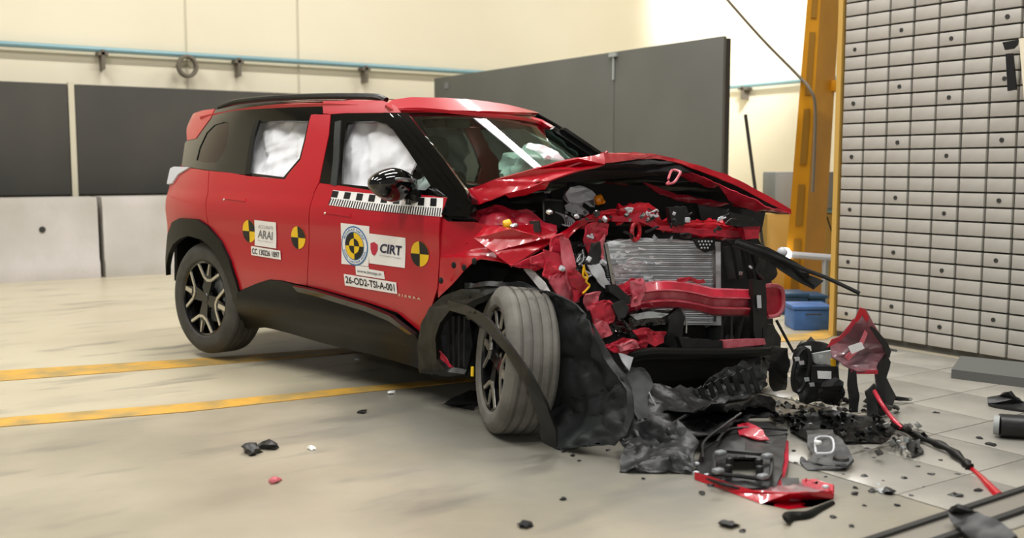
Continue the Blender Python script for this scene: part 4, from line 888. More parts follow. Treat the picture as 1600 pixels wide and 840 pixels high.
# near side crumpled rails
red_bits = [
 ([(862, 372), (880, 366), (892, 378), (884, 400), (866, 410), (852, 404)], -.02, 'redin'), ([(852, 392), (872, 398), (880, 430), (862, 442), (846, 430)], .0, 'redin'),
 ([(880, 372), (890, 378), (896, 410), (904, 440), (906, 470), (895, 478), (886, 440), (880, 400)], .03, 'pink'), ([(860, 428), (886, 430), (898, 462), (894, 486), (874, 476)], .02, 'pink'),
 ([(888, 425), (900, 424), (916, 446), (912, 458), (894, 470)], .05, 'redin'), ([(918, 352), (948, 350), (946, 366), (936, 392), (930, 412), (920, 398), (916, 372)], -.05, 'redin'),
 ([(936, 376), (944, 364), (944, 392), (938, 410)], -.03, 'pink'), ([(912, 458), (940, 454), (936, 468), (918, 486), (912, 474)], .07, 'pink'),
 ([(922, 480), (950, 468), (958, 480), (956, 500), (945, 510), (928, 504)], .08, 'redin'), ([(928, 498), (950, 500), (954, 518), (940, 528), (930, 514)], .08, 'pink'),
 ([(944, 536), (975, 526), (1012, 536), (1010, 548), (985, 555), (958, 552)], .12, 'redin'), ([(988, 516), (1012, 516), (1040, 520), (1036, 534), (1018, 540), (998, 532)], .08, 'redin'),
 ([(960, 538), (990, 530), (1000, 545), (972, 551)], .15, 'pink'), ([(966, 446), (988, 436), (998, 440), (992, 455), (972, 456)], .02, 'redin'),
 ([(905, 500), (925, 512), (945, 540), (935, 545), (910, 520)], .05, 'pink'), ([(985, 437), (1002, 434), (1008, 452), (1000, 478), (984, 480)], .05, 'pink'),
 ([(1060, 436), (1100, 434), (1102, 440), (1060, 442)], .0, 'redin'), ([(830, 400), (850, 392), (862, 410), (850, 420), (832, 412)], -.02, 'redin'),
 ([(800, 414), (830, 405), (848, 418), (838, 426), (812, 420)], -.1, 'redin')]
for i, (pp, dx, m) in enumerate(red_bits): cs('crumpled_rail', pp, 'f', m, .010, .028, .020, 12, i, dflt=dx, sharp=28)  # pink pieces paint highlights onto the crumpled red rails
cs('crash_box_bracket', [(927, 384), (938, 378), (940, 396), (934, 414), (924, 414), (922, 400)], 'f', 'dust', .02, .03, .005, dflt=.02)
cs('torn_steel_bracket', [(918, 414), (938, 412), (944, 432), (956, 446), (948, 450), (934, 440), (922, 428)], 'f', 'greyp', .006, .03, .012, 14, dflt=.03)
cs('bent_strut', [(950, 444), (962, 444), (985, 464), (984, 476), (970, 470), (952, 456)], 'f', 'dust', .03, .03, .006, dflt=.06)
cs('bent_strut', [(955, 476), (978, 470), (985, 480), (978, 496), (966, 498)], 'f', 'dust', .02, .03, .008, dflt=.09)
cs('headlamp_remains', [(980, 490), (1030, 484), (1055, 486), (1046, 505), (1000, 512), (982, 505)], 'f', 'gblack', .03, .03, .010, dflt=.0)
cs('lamp_reflector', [(985, 492), (1020, 487), (1044, 490), (1030, 497), (995, 500)], 'f', 'lens', .006, .03, .01, dflt=.03)
cs('dark_cluster', [(952, 504), (975, 498), (990, 505), (984, 520), (962, 522), (950, 514)], 'f', 'gblack', .03, .02, .02, 16, dflt=.06)
cs('centre_strut', [(1046, 492), (1062, 480), (1070, 498), (1066, 530), (1056, 545), (1042, 538), (1044, 510)], 'f', 'dust', .03, .04, .006, dflt=.02)
wire('centre_hose', [(1066, 484), (1072, 500), (1072, 520)], 'f', .005, 'chrome', dflt=.04)
wire('yellow_cable', [(912, 414), (914, 424), (918, 432), (916, 440), (921, 446), (914, 455), (910, 458)], 'f', .005, 'ycap', dflt=.08)
wire('yellow_cable', [(912, 418), (911, 430), (916, 436)], 'f', .005, 'ycap', dflt=.08)
for k in range(5): wire('wire_loop', [(896+4*k, 396), (892+3*k, 404+k), (898+3*k, 410), (906+2*k, 404), (904+2*k, 396-2*k)], 'f', .0025, ('greyp', 'black', 'dust')[k % 3], dflt=.03)
cs('white_strut_cover', [(818, 420, -.80), (828, 418, -.80), (850, 440, -.82), (860, 458, -.84), (852, 461, -.84), (838, 444, -.82)], 'y', 'white', .012, .04, .003)
wire('white_bolt', [(918, 408), (922, 402)], 'f', .012, 'greyp', dflt=.04); wire('white_bolt', [(876, 418), (880, 420)], 'f', .014, 'greyp', dflt=.06)
wire('grey_clip', [(940, 408), (945, 412)], 'f', .014, 'greyp', dflt=.0)
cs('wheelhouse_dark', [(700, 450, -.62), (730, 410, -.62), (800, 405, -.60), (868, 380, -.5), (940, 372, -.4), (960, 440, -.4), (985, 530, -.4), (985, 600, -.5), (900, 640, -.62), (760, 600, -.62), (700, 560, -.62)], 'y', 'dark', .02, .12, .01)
# lower cross bar and torn undertray
lb = wire('lower_bar', [(975, 560, .10), (1010, 552, .12), (1070, 552, .12), (1140, 552, .12), (1215, 548, .12)], 'f', .030, 'clad', seg=10)
cs('lower_red_panel', [(1128, 531), (1194, 529), (1196, 538), (1130, 544)], 'f', 'pink', .02, .05, .003, dflt=.10)
cs('lower_valance', [(1060, 526), (1130, 532), (1130, 545), (1100, 550), (1066, 544)], 'f', 'black', .03, .05, .006, dflt=.11)
cs('lower_duct', [(1192, 505), (1208, 508), (1222, 530), (1218, 558), (1196, 562), (1190, 540)], 'f', 'black', .05, .04, .012, dflt=.06)
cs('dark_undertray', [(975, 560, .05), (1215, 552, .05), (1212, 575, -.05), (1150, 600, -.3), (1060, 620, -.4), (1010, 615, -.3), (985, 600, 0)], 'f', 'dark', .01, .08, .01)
def fz(px, py, z): return CI @ FL(px, py, z)
def hang(name, pix, m, parent=None, amp=.02, scale=7, seed=1, th=.006, cell=.05, **k):
    """pix (px, py, height above the floor)"""
    P = [fz(*q) for q in pix]; return fin(sheet(pix, P, th, cell, amp, scale, seed), name, m, parent or car, sharp=45, **k)
cs('torn_undertray', [(1080, 608, .18), (1110, 590, .18), (1148, 570, .15), (1180, 557, .10), (1205, 562, .10), (1200, 590, .15), (1188, 612, .25), (1160, 622, .3), (1120, 634, .32), (1085, 628, .25), (1050, 612, .2)], 'f', 'dust', .006, .03, .028, 10, 3)
for i in range(8):
    x = 1078+i*13; cs('undertray_rib', [(x, 612-i*5), (x+6, 607-i*5), (x+20, 632-i*3), (x+14, 636-i*3)], 'f', 'dust', .008, .03, .006, 12, i, dflt=.25)
cs('torn_undertray', [(978, 575, .12), (1008, 574, .15), (1020, 600, .25), (1012, 640, .35), (1030, 660, .4), (1000, 668, .4), (985, 640, .3), (975, 610, .2)], 'f', 'liner', .006, .04, .02, 8, 6)
cs('torn_undertray', [(1010, 606, .2), (1060, 604, .2), (1110, 625, .3), (1150, 640, .4), (1130, 665, .45), (1080, 672, .5), (1030, 670, .45), (1012, 640, .35)], 'f', 'black', .006, .04, .03, 8, 7)
wire('torn_trim_edge', [(1036, 672, .55), (1070, 650, .5), (1100, 636, .45), (1118, 628, .4)], 'f', .008, 'black')
wire('silver_wire', [(1014, 612, .3), (1020, 625, .32), (1030, 640, .35), (1040, 646, .36)], 'f', .004, 'chrome')
cs('steel_shard', [(965, 552, .16), (990, 556, .16), (982, 578, .18), (976, 572, .18)], 'f', 'greyp', .004, .03, .01)
# wheel arch liner and bent arch trim, near front
liner = [(716, 470, -.86), (738, 450, -.86), (770, 443, -.88), (815, 440, -.90), (850, 450, -.92), (880, 464, -.95), (905, 480, -.98), (925, 505, -1.0), (942, 535, -1.0), (955, 560, -1.0), (975, 585, -1.02), (985, 615, -1.03), (988, 650, -1.05), (978, 675, -1.08), (950, 694, -1.10), (910, 700, -1.10), (872, 700, -1.08), (862, 640, -.90), (858, 560, -.86), (846, 500, -.82), (820, 470, -.8), (780, 462, -.8), (745, 472, -.8), (724, 492, -.82)]
ln = cs('wheel_arch_liner', liner, 'y', 'liner', .008, .035, .045, 5, 12, sharp=60)
cs('liner_edge', [(925, 505, -1.0), (942, 535, -1.02), (957, 560, -1.02), (977, 585, -1.04), (987, 615, -1.05), (990, 650, -1.07), (980, 676, -1.1), (973, 670, -1.1), (981, 640, -1.07), (978, 612, -1.06), (964, 586, -1.05), (944, 560, -1.03), (930, 530, -1.02)], 'y', 'dust', .012, .04, .008, parent=ln)
arch1 = [(654, 582, -.93), (652, 540, -.93), (658, 505, -.93), (670, 482, -.94), (692, 462, -.95), (722, 452, -.97), (760, 446, -1.0), (790, 448, -1.0), (760, 462, -1.02), (730, 474, -1.02), (704, 484, -1.0), (688, 504, -.98), (680, 530, -.97), (682, 560, -.96), (700, 580, -.96), (725, 584, -.95), (700, 588, -.93)]
a1 = cs('front_arch_trim', arch1, 'y', 'clad', .03, .04, .006, 8, 3, sharp=50)
cs('swept_arch_trim', [(700, 468, -1.04), (728, 476, -1.10), (757, 491, -1.20), (793, 534, -1.30), (827, 581, -1.36), (854, 632, -1.36), (868, 672, -1.28), (869, 702, -1.20), (845, 690, -1.22), (843, 655, -1.30), (821, 600, -1.35), (789, 549, -1.30), (752, 510, -1.20), (728, 492, -1.12), (700, 484, -1.04)], 'y', 'clad', .014, .04, .003, 6, 4, sharp=50)
cs('liner_remnant', [(690, 492, -.80), (712, 486, -.78), (732, 488, -.76), (738, 540, -.78), (728, 586, -.84), (700, 570, -.86), (690, 540, -.84)], 'y', 'liner', .02, .04, .006)
for i in range(4): cs('liner_rib', [(697+9*i, 494, -.87), (700+9*i, 494, -.87), (702+8*i, 574, -.88), (699+8*i, 572, -.88)], 'y', 'rubberin', .008, .05, .0)
cs('red_sill_end', [(676, 540, -.94), (684, 538, -.94), (700, 566, -.93), (722, 582, -.93), (712, 584, -.93), (686, 574, -.94)], 'y', 'redin', .006, .02, .012, 18, 3)
bm = NB(); p = cY(738, 580, -1.22); box(bm, p-V((.006, .004, .022)), p+V((.006, .004, .022))); car_part('yellow_tag', bm, 'yellow')
# loose looms inside the bay
for i in range(34):
    px = random.uniform(880, 1150); py = random.uniform(322, 372) if i < 20 else random.uniform(380, 440); 
    if i >= 20: px = random.uniform(884, 936)
    q = [(px, py)]; 
    for _ in range(3): q.append((q[-1][0]+random.uniform(-14, 14), q[-1][1]+random.uniform(-7, 7)))
    wire('loom', q, 'f', random.uniform(.003, .007), random.choice(['black', 'dust', 'black', 'greyp', 'dust']), dflt=random.uniform(-.2, -.02))
for i in range(30):
    px = random.uniform(850, 1180); py = random.uniform(330, 345) if i % 3 else random.uniform(376, 540)
    if py > 370: px = random.choice([random.uniform(875, 945), random.uniform(1130, 1200)])
    bm = NB(); p = fr(px, py, random.uniform(-.1, .06)); s_ = random.uniform(.006, .015); box(bm, V((-s_, -s_, -s_*.6)), V((s_, s_, s_*.6)), Matrix.Translation(p) @ Euler((random.random()*3, random.random()*3, 0)).to_matrix().to_4x4(), s_*.2)
    car_part('broken_clip', bm, random.choice(['dust', 'black', 'greyp', 'chrome', 'dust']))

# ------------------------------------------------------------------ debris on the floor
def fpt(q): return FL(q[0], q[1], q[2] if len(q) > 2 else .01)
def uprt(pix, base, dd=0): return [UP(q[0], q[1], base[0], base[1], dd+(q[2] if len(q) > 2 else 0)) for q in pix]
def dmesh(name, bm, m, parent=None, org=None, **k):
    if parent is not None: return fin(bm, name, m, parent, sharp=45, origin=None, **k) if org is None else _child(bm, name, m, parent, org, **k)
    xs = [v_.co for v_ in bm.verts]; o = V((sum(p.x for p in xs)/len(xs), sum(p.y for p in xs)/len(xs), 0)); lo = min(p.z for p in xs)
    if lo < .002:
        for p in bm.verts: p.co.z = max(p.co.z, .0015+.0005*random.random())
    return fin(bm, name, m, None, origin=o, sharp=45, **k)
def _child(bm, name, m, parent, org, **k):
    for v_ in bm.verts:
        v_.co.z = max(v_.co.z, .002); v_.co -= org
    return fin(bm, name, m, parent, sharp=45, **k)
def fsheet(pix, th=.005, cell=.04, amp=.012, scale=12, seed=1, bm=None): return sheet(pix, [fpt(q) for q in pix], th, cell, amp, scale, seed, bm=bm, face=V((0, 0, 1)))
def hpart(name, pix, m, th=.006, amp=.012, scale=12, seed=1, cell=.035):
    b = fsheet(pix, th, cell, amp, scale, seed)
    for v_ in b.verts: v_.co = CI @ V((v_.co.x, v_.co.y, max(v_.co.z, .004)))
    return fin(b, name, m, car, sharp=45)
# torn lower bumper corner with lamp housing
o = FL(1190, 740); e = empty('bumper_corner', o, label='torn red bumper corner with black lamp housing lying in front of the wreck', cat='bumper piece')
def bc(name, b, m, par=None, **k): return _child(b, name, m, par or e, o, **k)
bc('red_lip', fsheet([(1086, 749, 0), (1140, 769, 0), (1190, 787, 0), (1232, 796, 0), (1270, 791, 0), (1303, 779, 0), (1302, 766, .03), (1262, 768, .05), (1232, 772, .05), (1192, 769, .035), (1140, 755, .03), (1086, 737, .03)], .006, .04, .004, 9, 1), 'red')
bc('inner_skin', fsheet([(1150, 745, .02), (1205, 748, .02), (1250, 752, .02), (1302, 764, .02), (1262, 776, .015), (1235, 780, .015), (1195, 770, .02)], .005, .04, .010, 12, 2), 'tred')
bc('red_end', fsheet([(1252, 748, .04), (1275, 747, .05), (1302, 756, .05), (1302, 772, .02), (1280, 768, .02), (1256, 760, .02)], .01, .03, .008, 12, 3), 'redin')
hs1 = bc('lamp_housing', fsheet([(1098, 694, .05), (1112, 664, .08), (1135, 654, .09), (1165, 656, .09), (1165, 714, .06), (1141, 714, .06), (1142, 741, .04), (1165, 742, .04), (1165, 762, .03), (1130, 756, .03), (1098, 744, .02), (1088, 730, .02)], .008, .03, .004, 12, 4), 'black')
bc('housing_half', fsheet([(1165, 656, .09), (1200, 660, .08), (1232, 676, .07), (1228, 690, .06), (1222, 740, .04), (1210, 764, .02), (1165, 762, .03), (1165, 742, .04), (1184, 742, .04), (1183, 714, .06), (1165, 714, .06)], .008, .03, .004, 12, 5), 'black')
bz = NB(); tube(bz, smooth_path([fpt(q) for q in ((1116, 735, .06), (1114, 715, .08), (1120, 706, .08), (1140, 705, .09), (1185, 709, .09), (1203, 710, .08), (1206, 722, .08), (1204, 742, .06), (1195, 748, .05), (1160, 744, .05), (1125, 740, .05), (1116, 735, .06))], 3), .010, 6, cap=False, flat=.7); bezel = bc('lamp_bezel', bz, 'dust')
for q in ((1126, 707, .10), (1199, 712, .10), (1122, 735, .08), (1192, 744, .07)):
    b = NB(); p = fpt(q); box(b, p-V((.022, .018, .010)), p+V((.022, .018, .010)), bev=.008); bc('bezel_corner', b, 'dustg')
for q in ((1140, 722, .07), (1138, 733, .06), (1186, 724, .07), (1187, 735, .06)):
    b = NB(); p = fpt(q); box(b, p-V((.012, .012, .02)), p+V((.012, .012, .02)), bev=.004); bc('clip', b, 'dust')
bc('red_flap', fsheet([(1152, 664, .10), (1170, 660, .12), (1192, 672, .10), (1202, 686, .08), (1178, 684, .08), (1155, 680, .08)], .006, .03, .010, 12, 6), 'redin')
b = NB(); tube(b, [fpt(q) for q in ((1228, 690, .05), (1228, 720, .03), (1218, 760, .015))], .012, 6); bc('edge_strip', b, 'redin')
bc('crossbar', fsheet([(1220, 746, .03), (1248, 746, .03), (1250, 758, .02), (1220, 760, .02)], .01, .03, .004, 12, 7), 'dust')
for q in ((1088, 738, .02), (1105, 742, .02), (1158, 762, .01), (1215, 777, .01), (1290, 760, .05), (1088, 724, .03)):
    b = NB(); p = fpt(q); box(b, p-V((.010, .010, .006)), p+V((.010, .010, .006)), bev=.003); bc('torn_clip', b, 'greyp')
for pp in (((1098, 715, .05), (1100, 690, .08), (1130, 665, .12), (1158, 645, .16)), ((1120, 690, .08), (1140, 670, .1), (1190, 668, .1), (1230, 672, .08))):
    b = NB(); tube(b, smooth_path([fpt(q) for q in pp]), .006, 6); bc('thin_loom', b, 'dust')
# upright bumper wing
base = (1350, 650); o = FL(*base); e = empty('bumper_side_piece', o, label='red and smoked bumper piece standing upright with white label before the barrier', cat='bumper piece')
sk = [(1296, 537, .1), (1312, 528, .08), (1330, 506, .02), (1343, 482, 0), (1352, 482, 0), (1362, 505, -.02), (1387, 537, .02), (1391, 550, .04), (1387, 570, .02), (1378, 582, 0), (1340, 580, -.03), (1318, 572, 0), (1300, 560, .06)]
us = sheet(sk, uprt(sk, base), .006, .035, .014, 7, 3, face=-vf); skn = _child(us, 'smoked_skin', 'tred', e, o)
def up(name, pix, m, dd=-.02, th=.006, amp=.004, par=None): return _child(sheet(pix, uprt(pix, base, dd), th, .03, amp, 12, 3, face=-vf), name, m, par or e, o)
up('red_tip', [(1336, 500), (1344, 480), (1353, 483), (1358, 497), (1354, 503), (1348, 492), (1340, 504)], 'red')
up('red_edge', [(1292, 542), (1299, 530), (1312, 526), (1322, 516), (1334, 498), (1339, 503), (1326, 520), (1312, 532), (1302, 538)], 'redin')
up('pink_fold', [(1320, 558), (1340, 540), (1352, 515), (1356, 520), (1346, 545), (1326, 564)], 'pink', -.012)
up('white_label', [(1325, 541), (1346, 534), (1351, 544), (1331, 553)], 'label', -.035, .002, .001)
up('dark_edge', [(1362, 505), (1388, 536), (1393, 549), (1390, 560), (1384, 552), (1380, 540), (1360, 512)], 'black', -.01, .012)
up('support_web', [(1372, 575), (1386, 556), (1392, 566), (1384, 600), (1384, 646), (1366, 655), (1368, 610)], 'black', -.01, .03, .01)
up('support_web', [(1329, 576), (1338, 578), (1342, 620), (1340, 645), (1328, 645), (1326, 610)], 'black', -.02, .02, .008)
up('support_bar', [(1330, 578), (1372, 578), (1372, 584), (1330, 584)], 'redin', -.02, .012)
up('grey_fin', [(1378, 596), (1386, 590), (1400, 618), (1394, 634), (1380, 628)], 'dust', .0, .01)
up('side_web', [(1352, 610), (1368, 600), (1372, 652), (1356, 655)], 'dust', -.04, .02, .01)
# wrecked lamp unit
base = (1272, 640); o = FL(*base); e = empty('headlamp_wreck', o, label='smashed headlamp unit with white label left of the upright bumper piece', cat='headlamp')
up('lamp_shell', [(1246, 545), (1258, 532), (1280, 534), (1306, 536), (1310, 560), (1304, 590), (1290, 625), (1262, 630), (1246, 612), (1240, 580)], 'dust', .05, .05, .02)
up('lamp_box', [(1268, 572), (1310, 572), (1312, 594), (1302, 600), (1268, 596)], 'black', -.05, .06, .004)
up('paper_label', [(1277, 579), (1299, 580), (1299, 592), (1278, 591)], 'label', -.06, .002, .0)
up('paper_label', [(1258, 540), (1267, 540), (1268, 548), (1260, 549)], 'label', -.01, .002, .0)
up('yellow_tab', [(1298, 561), (1306, 560), (1306, 573), (1299, 573)], 'ycap', -.04, .01, .0)
up('grey_bracket', [(1270, 552), (1300, 548), (1300, 570), (1284, 572), (1272, 566)], 'greyb', -.01, .02, .006)
bz = NB(); P = uprt([(1252+12*cos(a)-6*sin(a), 578+34*sin(a)) for a in [2*pi*k/16 for k in range(17)]], base, -.03); tube(bz, P, .012, 6, cap=False); _child(bz, 'lamp_ring', 'black', e, o)
for q in ((1252, 566), (1268, 600), (1260, 592), (1245, 560), (1282, 556)): up('lens_chip', [(q[0]-4, q[1]-2), (q[0]+4, q[1]-3), (q[0]+5, q[1]+3), (q[0]-2, q[1]+4)], 'lens', -.05, .003, .0)
def dthing(name, pix, m, label, cat, th=.006, amp=.012, scale=12, seed=1, cell=.035, group=None): return dmesh(name, fsheet(pix, th, cell, amp, scale, seed), m, label=label, cat=cat, group=group)
dthing('black_pad', [(1284, 597, .2), (1308, 592, .22), (1318, 600, .2), (1320, 612, .14), (1312, 628, .06), (1290, 626, .06), (1280, 612, .12)], 'dark', 'crumpled matt black pad under the smashed headlamp', 'pad', .02, .02, 10, 4)
hpart('splash_shield', [(1206, 540, .38), (1230, 543, .36), (1234, 570, .25), (1228, 610, .06), (1208, 612, .04), (1200, 575, .2)], 'dust', .006, .015, 6, 5)
hpart('torn_undertray', [(985, 655, .08), (1040, 640, .14), (1120, 632, .2), (1196, 618, .14), (1212, 640, .05), (1205, 652, .05), (1165, 656, .09), (1130, 674, .10), (1080, 684, .08), (1050, 690, .06), (1000, 692, .04)], 'black', .006, .035, 7, 6)
dthing('crumpled_undertray', [(972, 688, .06), (985, 664, .12), (1020, 652, .16), (1064, 660, .16), (1090, 690, .10), (1086, 718, .05), (1080, 738, .005), (1040, 740, .005), (1000, 738, .005), (973, 737, .005), (970, 715, .03)], 'dust', 'crumpled black undertray flap on the floor right of the wheel liner', 'undertray', .006, .035, 9, 9)
dthing('dark_floor_cover', [(1228, 650, .03), (1300, 640, .06), (1370, 650, .04), (1400, 672, .02), (1380, 692, .01), (1320, 690, .02), (1262, 688, .02), (1235, 672, .02)], 'clad', 'flat dark cover lying beneath the lamp debris', 'cover', .006, .012, 8, 10)
dthing('brown_board', [(1194, 634, .05), (1252, 640, .05), (1262, 650, .02), (1205, 651, .02)], 'bracket', 'small brown board poking out beside the clear lens shards', 'board', .008, .002, 8, 11)
o = FL(1292, 710); e = empty('black_bracket', o, label='curved black bracket with pale looped wire on the floor', cat='bracket')
_child(fsheet([(1260, 672, .07), (1300, 672, .08), (1322, 695, .08), (1333, 718, .04), (1322, 730, .02), (1300, 735, .005), (1262, 733, .005), (1250, 722, .01), (1252, 714, .02), (1262, 720, .02), (1270, 712, .03), (1262, 695, .05)], .014, .03, .012, 10, 12), 'bracket_body', 'black', e, o)
b = NB(); tube(b, smooth_path([fpt(q) for q in ((1275, 707, .08), (1275, 684, .11), (1298, 683, .11), (1303, 697, .10), (1298, 707, .08), (1275, 708, .08))], 3), .005, 6); _child(b, 'looped_wire', 'greyp', e, o)
b = NB(); p = fpt((1278, 691, .11)); box(b, p-V((.012, .012, .008)), p+V((.012, .012, .008)), bev=.004); _child(b, 'white_clip', 'label', e, o)
b = NB(); lathe(b, [(0, .012), (.03, .012), (.034, 0), (0, 0)], 14, Matrix.Translation(fpt((1314, 718, .05))) @ Matrix.Rotation(rad(90), 4, 'X')); _child(b, 'round_boss', 'dust', e, o)
# long trim strip
o = FL(1450, 690); e = empty('trim_strip', o, label='long bent black and red trim strip reaching towards the right', cat='trim')
for nm, pp, r_, m in (('red_section', [(1366, 610, .16), (1376, 628, .13), (1390, 648, .08), (1408, 668, .04)], [.010]*16, 'redin'), ('black_section', [(1395, 662, .03), (1440, 683, .03), (1480, 700, .03), (1508, 722, .02), (1515, 730, .015)], .018, 'clad'), ('red_end', [(1512, 726, .012), (1530, 742, .012), (1545, 758, .014), (1560, 774, .010)], .014, 'red')):
    b = NB(); pth = smooth_path([fpt(q) for q in pp], 5); n = len(pth); rr = [(.018+.005*sin(i*1.7)) if nm == 'black_section' else (.010 if nm == 'red_section' else .006+.014*i/n) for i in range(n)]
    tube(b, pth, rr, 8, flat=.6); _child(b, nm, m, e, o)
_child(fsheet([(1418, 690, .03), (1436, 684, .04), (1444, 704, .02), (1424, 714, .01)], .01, .03, .01, 12, 3), 'torn_flap', 'black', e, o)
b = NB(); pp = smooth_path([fpt(q) for q in ((1228, 812, .02), (1236, 806, .015), (1262, 804, .012), (1282, 794, .01), (1303, 784, .008))], 4); n = len(pp); tube(b, pp, [.022-.018*abs(i/n-.15) for i in range(n)], 6, flat=.35); dmesh('trim_strip', b, 'clad', label='thin curved black blade of trim nearest the camera', cat='trim')
dthing('dark_lump', [(1478, 800, .05), (1500, 793, .09), (1530, 802, .08), (1566, 822, .06), (1580, 842, .04), (1540, 850, .03), (1500, 832, .03)], 'black', 'dark crumpled lump beside the floor rail at bottom right', 'debris', .02, .02, 9, 13)
dthing('black_fragment', [(1542, 622, .04), (1560, 618, .05), (1574, 612, .09), (1584, 622, .06), (1600, 628, .04), (1600, 640, .02), (1560, 634, .02), (1543, 630, .02)], 'black', 'black jagged fragment at far right before the barrier', 'debris', .02, .01, 10, 14)
e = empty('black_tube_piece', FL(1585, 668), label='stubby black tube piece with pale end at far right edge', cat='debris'); o = e.location.copy(); b = NB(); tube(b, [FL(1562, 664, .06), FL(1625, 668, .06)], .055, 12); _child(b, 'tube_body', 'black', e, o); b = NB(); tube(b, [FL(1553, 663, .06), FL(1562, 664, .06)], .045, 12); _child(b, 'pale_end', 'greyb', e, o)
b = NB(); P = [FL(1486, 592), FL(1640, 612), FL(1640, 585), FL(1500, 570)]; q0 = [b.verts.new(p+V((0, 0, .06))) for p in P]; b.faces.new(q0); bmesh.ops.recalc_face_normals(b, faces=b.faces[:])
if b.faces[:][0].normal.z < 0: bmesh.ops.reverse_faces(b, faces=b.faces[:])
solid(b, .06); dmesh('grey_slab', b, 'slab', label='low dark grey plinth on the floor against the barrier foot', cat='slab')  # low dark slab laid over a dark flat stretch of floor
# single bits around the wreck
def nug(name, px, py, r_, m, label, cat, group=None, h=.6, seed=0):
    b = NB(); bmesh.ops.create_icosphere(b, subdivisions=2, radius=1); s = V((px*.013, py*.017, seed)); 
    for v_ in b.verts:
        k = 1+.9*noise.noise(v_.co*1.3+s); v_.co = V((v_.co.x*k*r_*1.3, v_.co.y*k*r_, (v_.co.z*k*h+h*.7)*r_))
    p = FL(px, py); Rz_ = Matrix.Rotation(random.random()*6, 4, 'Z')
    for v_ in b.verts: v_.co = (Rz_ @ v_.co)+p
    return dmesh(name, b, m, label=label, cat=cat, group=group)
nug('black_lump', 394, 707, .038, 'black', 'small black lump alone on the grey floor left of centre', 'debris')
nug('black_lump', 421, 700, .033, 'black', 'black crumb touching the right side of the small black lump', 'debris')
nug('white_crumb', 487, 702, .016, 'label', 'white crumb on the floor right of the small black lump', 'debris')
nug('red_and_white_crumb', 428, 753, .022, 'pink', 'pinkish crumb on the open floor at lower left', 'debris')
nug('white_crumb', 558, 562, .014, 'label', 'white crumb between the two yellow lines under the sill', 'debris')
nug('white_crumb', 612, 615, .018, 'label', 'pale crumb just below the nearer yellow line', 'debris')
nug('black_crumb', 566, 645, .018, 'black', 'small black crumb below the sill on a grey stain', 'debris')
dthing('black_shard', [(694, 630, .03), (712, 618, .03), (735, 610, .04), (748, 612, .04), (745, 632, .01), (738, 640, .005), (712, 634, .005)], 'dark', 'flat black shard on the floor left of the front wheel', 'debris', .006, .01, 10, 15)
dthing('black_stick', [(1380, 538, .03), (1384, 546, .01), (1402, 549, .005), (1402, 546, .015), (1387, 543, .02)], 'black', 'small black hooked stick at the barrier foot', 'debris', .006, .003, 10, 16)
dthing('black_stick', [(1392, 618, .05), (1406, 620, .04), (1424, 622, .03), (1424, 626, .02), (1404, 626, .02), (1390, 624, .02)], 'black', 'black flat stick right of the upright bumper piece', 'debris', .01, .003, 10, 17)
crumbs = [(1111, 759, 1), (1097, 771, 1), (1138, 822, 2), (820, 822, 2), (880, 780, 1), (1350, 745, 1), (1362, 768, 1), (1336, 762, .7), (1388, 770, 2), (1424, 776, .8), (1444, 762, .6), (1380, 752, .6), (1335, 772, .9), (1350, 790, .6), (1494, 776, 1.6), (1528, 768, 1.2), (1455, 742, 1), (1412, 748, 1), (1302, 808, .8), (1530, 686, 1.2), (1548, 696, 1.6), (1462, 646, 1.2), (1318, 742, .6), (1402, 790, .7), (1434, 730, .8), (1228, 700, .7), (1240, 706, .9), (1244, 724, .7), (895, 712, .8), (905, 720, .6), (880, 706, .7), (1005, 748, .6), (1330, 728, .6), (1366, 716, .8), (1354, 702, .8), (1470, 720, .8), (1496, 742, .7), (950, 704, .7), (1290, 745, .5), (1278, 752, .5), (1160, 830, .8), (1330, 822, .7)]
for i, (px, py, s) in enumerate(crumbs): nug('black_crumb', px, py, .012*s, ('black', 'dust', 'black', 'dark')[i % 4], 'tiny black crumb of broken plastic scattered on the floor plates', 'crumb', 'black plastic crumbs scattered around the wreck', .5, i)
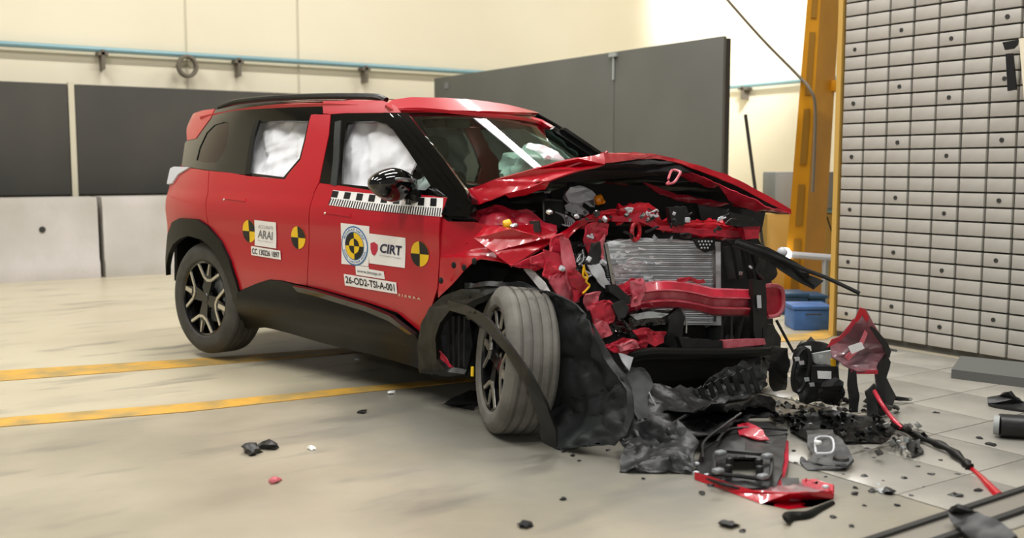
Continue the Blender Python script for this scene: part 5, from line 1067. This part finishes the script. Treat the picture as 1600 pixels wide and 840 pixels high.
for i, (px, py, s) in enumerate([(1384, 769, 2), (1372, 757, .8), (1300, 720, .8), (1440, 690, .9), (1410, 700, 1.2), (1425, 660, .8)]): nug('grey_crumb', px, py, .014*s, 'greyb', 'pale grey chip of broken plastic scattered on the floor plates', 'chip', 'grey chips scattered around the wreck', .3, i)
rnd = random.Random(5)
taken = []
def free(px, py, z, r_):
    p = FL(px, py, z)
    if px < 1212 or any((p.xy-q).length < r_+rq for q, rq in taken): return False
    taken.append((p.xy.copy(), r_)); return True
for i in range(90):
    for _ in range(40):
        if i < 40: px, py, z = rnd.gauss(1238, 20), rnd.gauss(642, 11), rnd.uniform(.01, .05)
        elif i < 70: px, py, z = rnd.gauss(1330, 30), rnd.gauss(658, 14), rnd.uniform(.02, .08)
        else: px, py, z = rnd.gauss(1410, 16), rnd.gauss(686, 12), rnd.uniform(.01, .05)
        s = rnd.uniform(3, 7)
        if free(px, py, z, s*.0028): break
    else: continue
    m = rnd.choice(['lens', 'dust', 'black', 'lens', 'greyb', 'dust', 'chrome'] if i % 9 else ['label'])
    k = [(px-s, py-s*.4, z), (px+rnd.uniform(-s, s)*.5, py-s*.8, z+.03), (px+s, py+s*.2, z), (px-s*.2, py+s*.7, max(0, z-.02))]
    grp = ('clear lens shard in the pile left of the brown board', 'broken shard heaped below the smashed headlamp and upright bumper piece', 'small shard caught near the black end of the long trim strip')[0 if i < 40 else 1 if i < 70 else 2]
    dthing('lens_shard', k, m, grp, 'shard', .004, .004, 20, i, .05, group=('shards beside the brown board', 'shards below the headlamp wreck', 'shards by the trim strip')[0 if i < 40 else 1 if i < 70 else 2])

for i in range(34):
    for _ in range(40):
        px, py = rnd.uniform(1215, 1400), rnd.uniform(622, 690); s = rnd.uniform(4, 9); z = rnd.uniform(.02, .06)
        if not (1240 < px < 1340 and py > 665) and free(px, py, z, s*.0028): break
    else: continue
    k = [(px-s, py, z), (px-s*.3, py-s*.6, z+.03), (px+s, py-s*.2, z), (px+s*.6, py+s*.5, max(.005, z-.02)), (px-s*.2, py+s*.3, z)]
    dthing('broken_clip', k, rnd.choice(['black', 'dark', 'clad', 'dust']), 'broken black plastic piece in the heap between car nose and trim strip', 'debris', .01, .008, 16, i, .05, group='black plastic pieces heaped below the headlamp wreck')
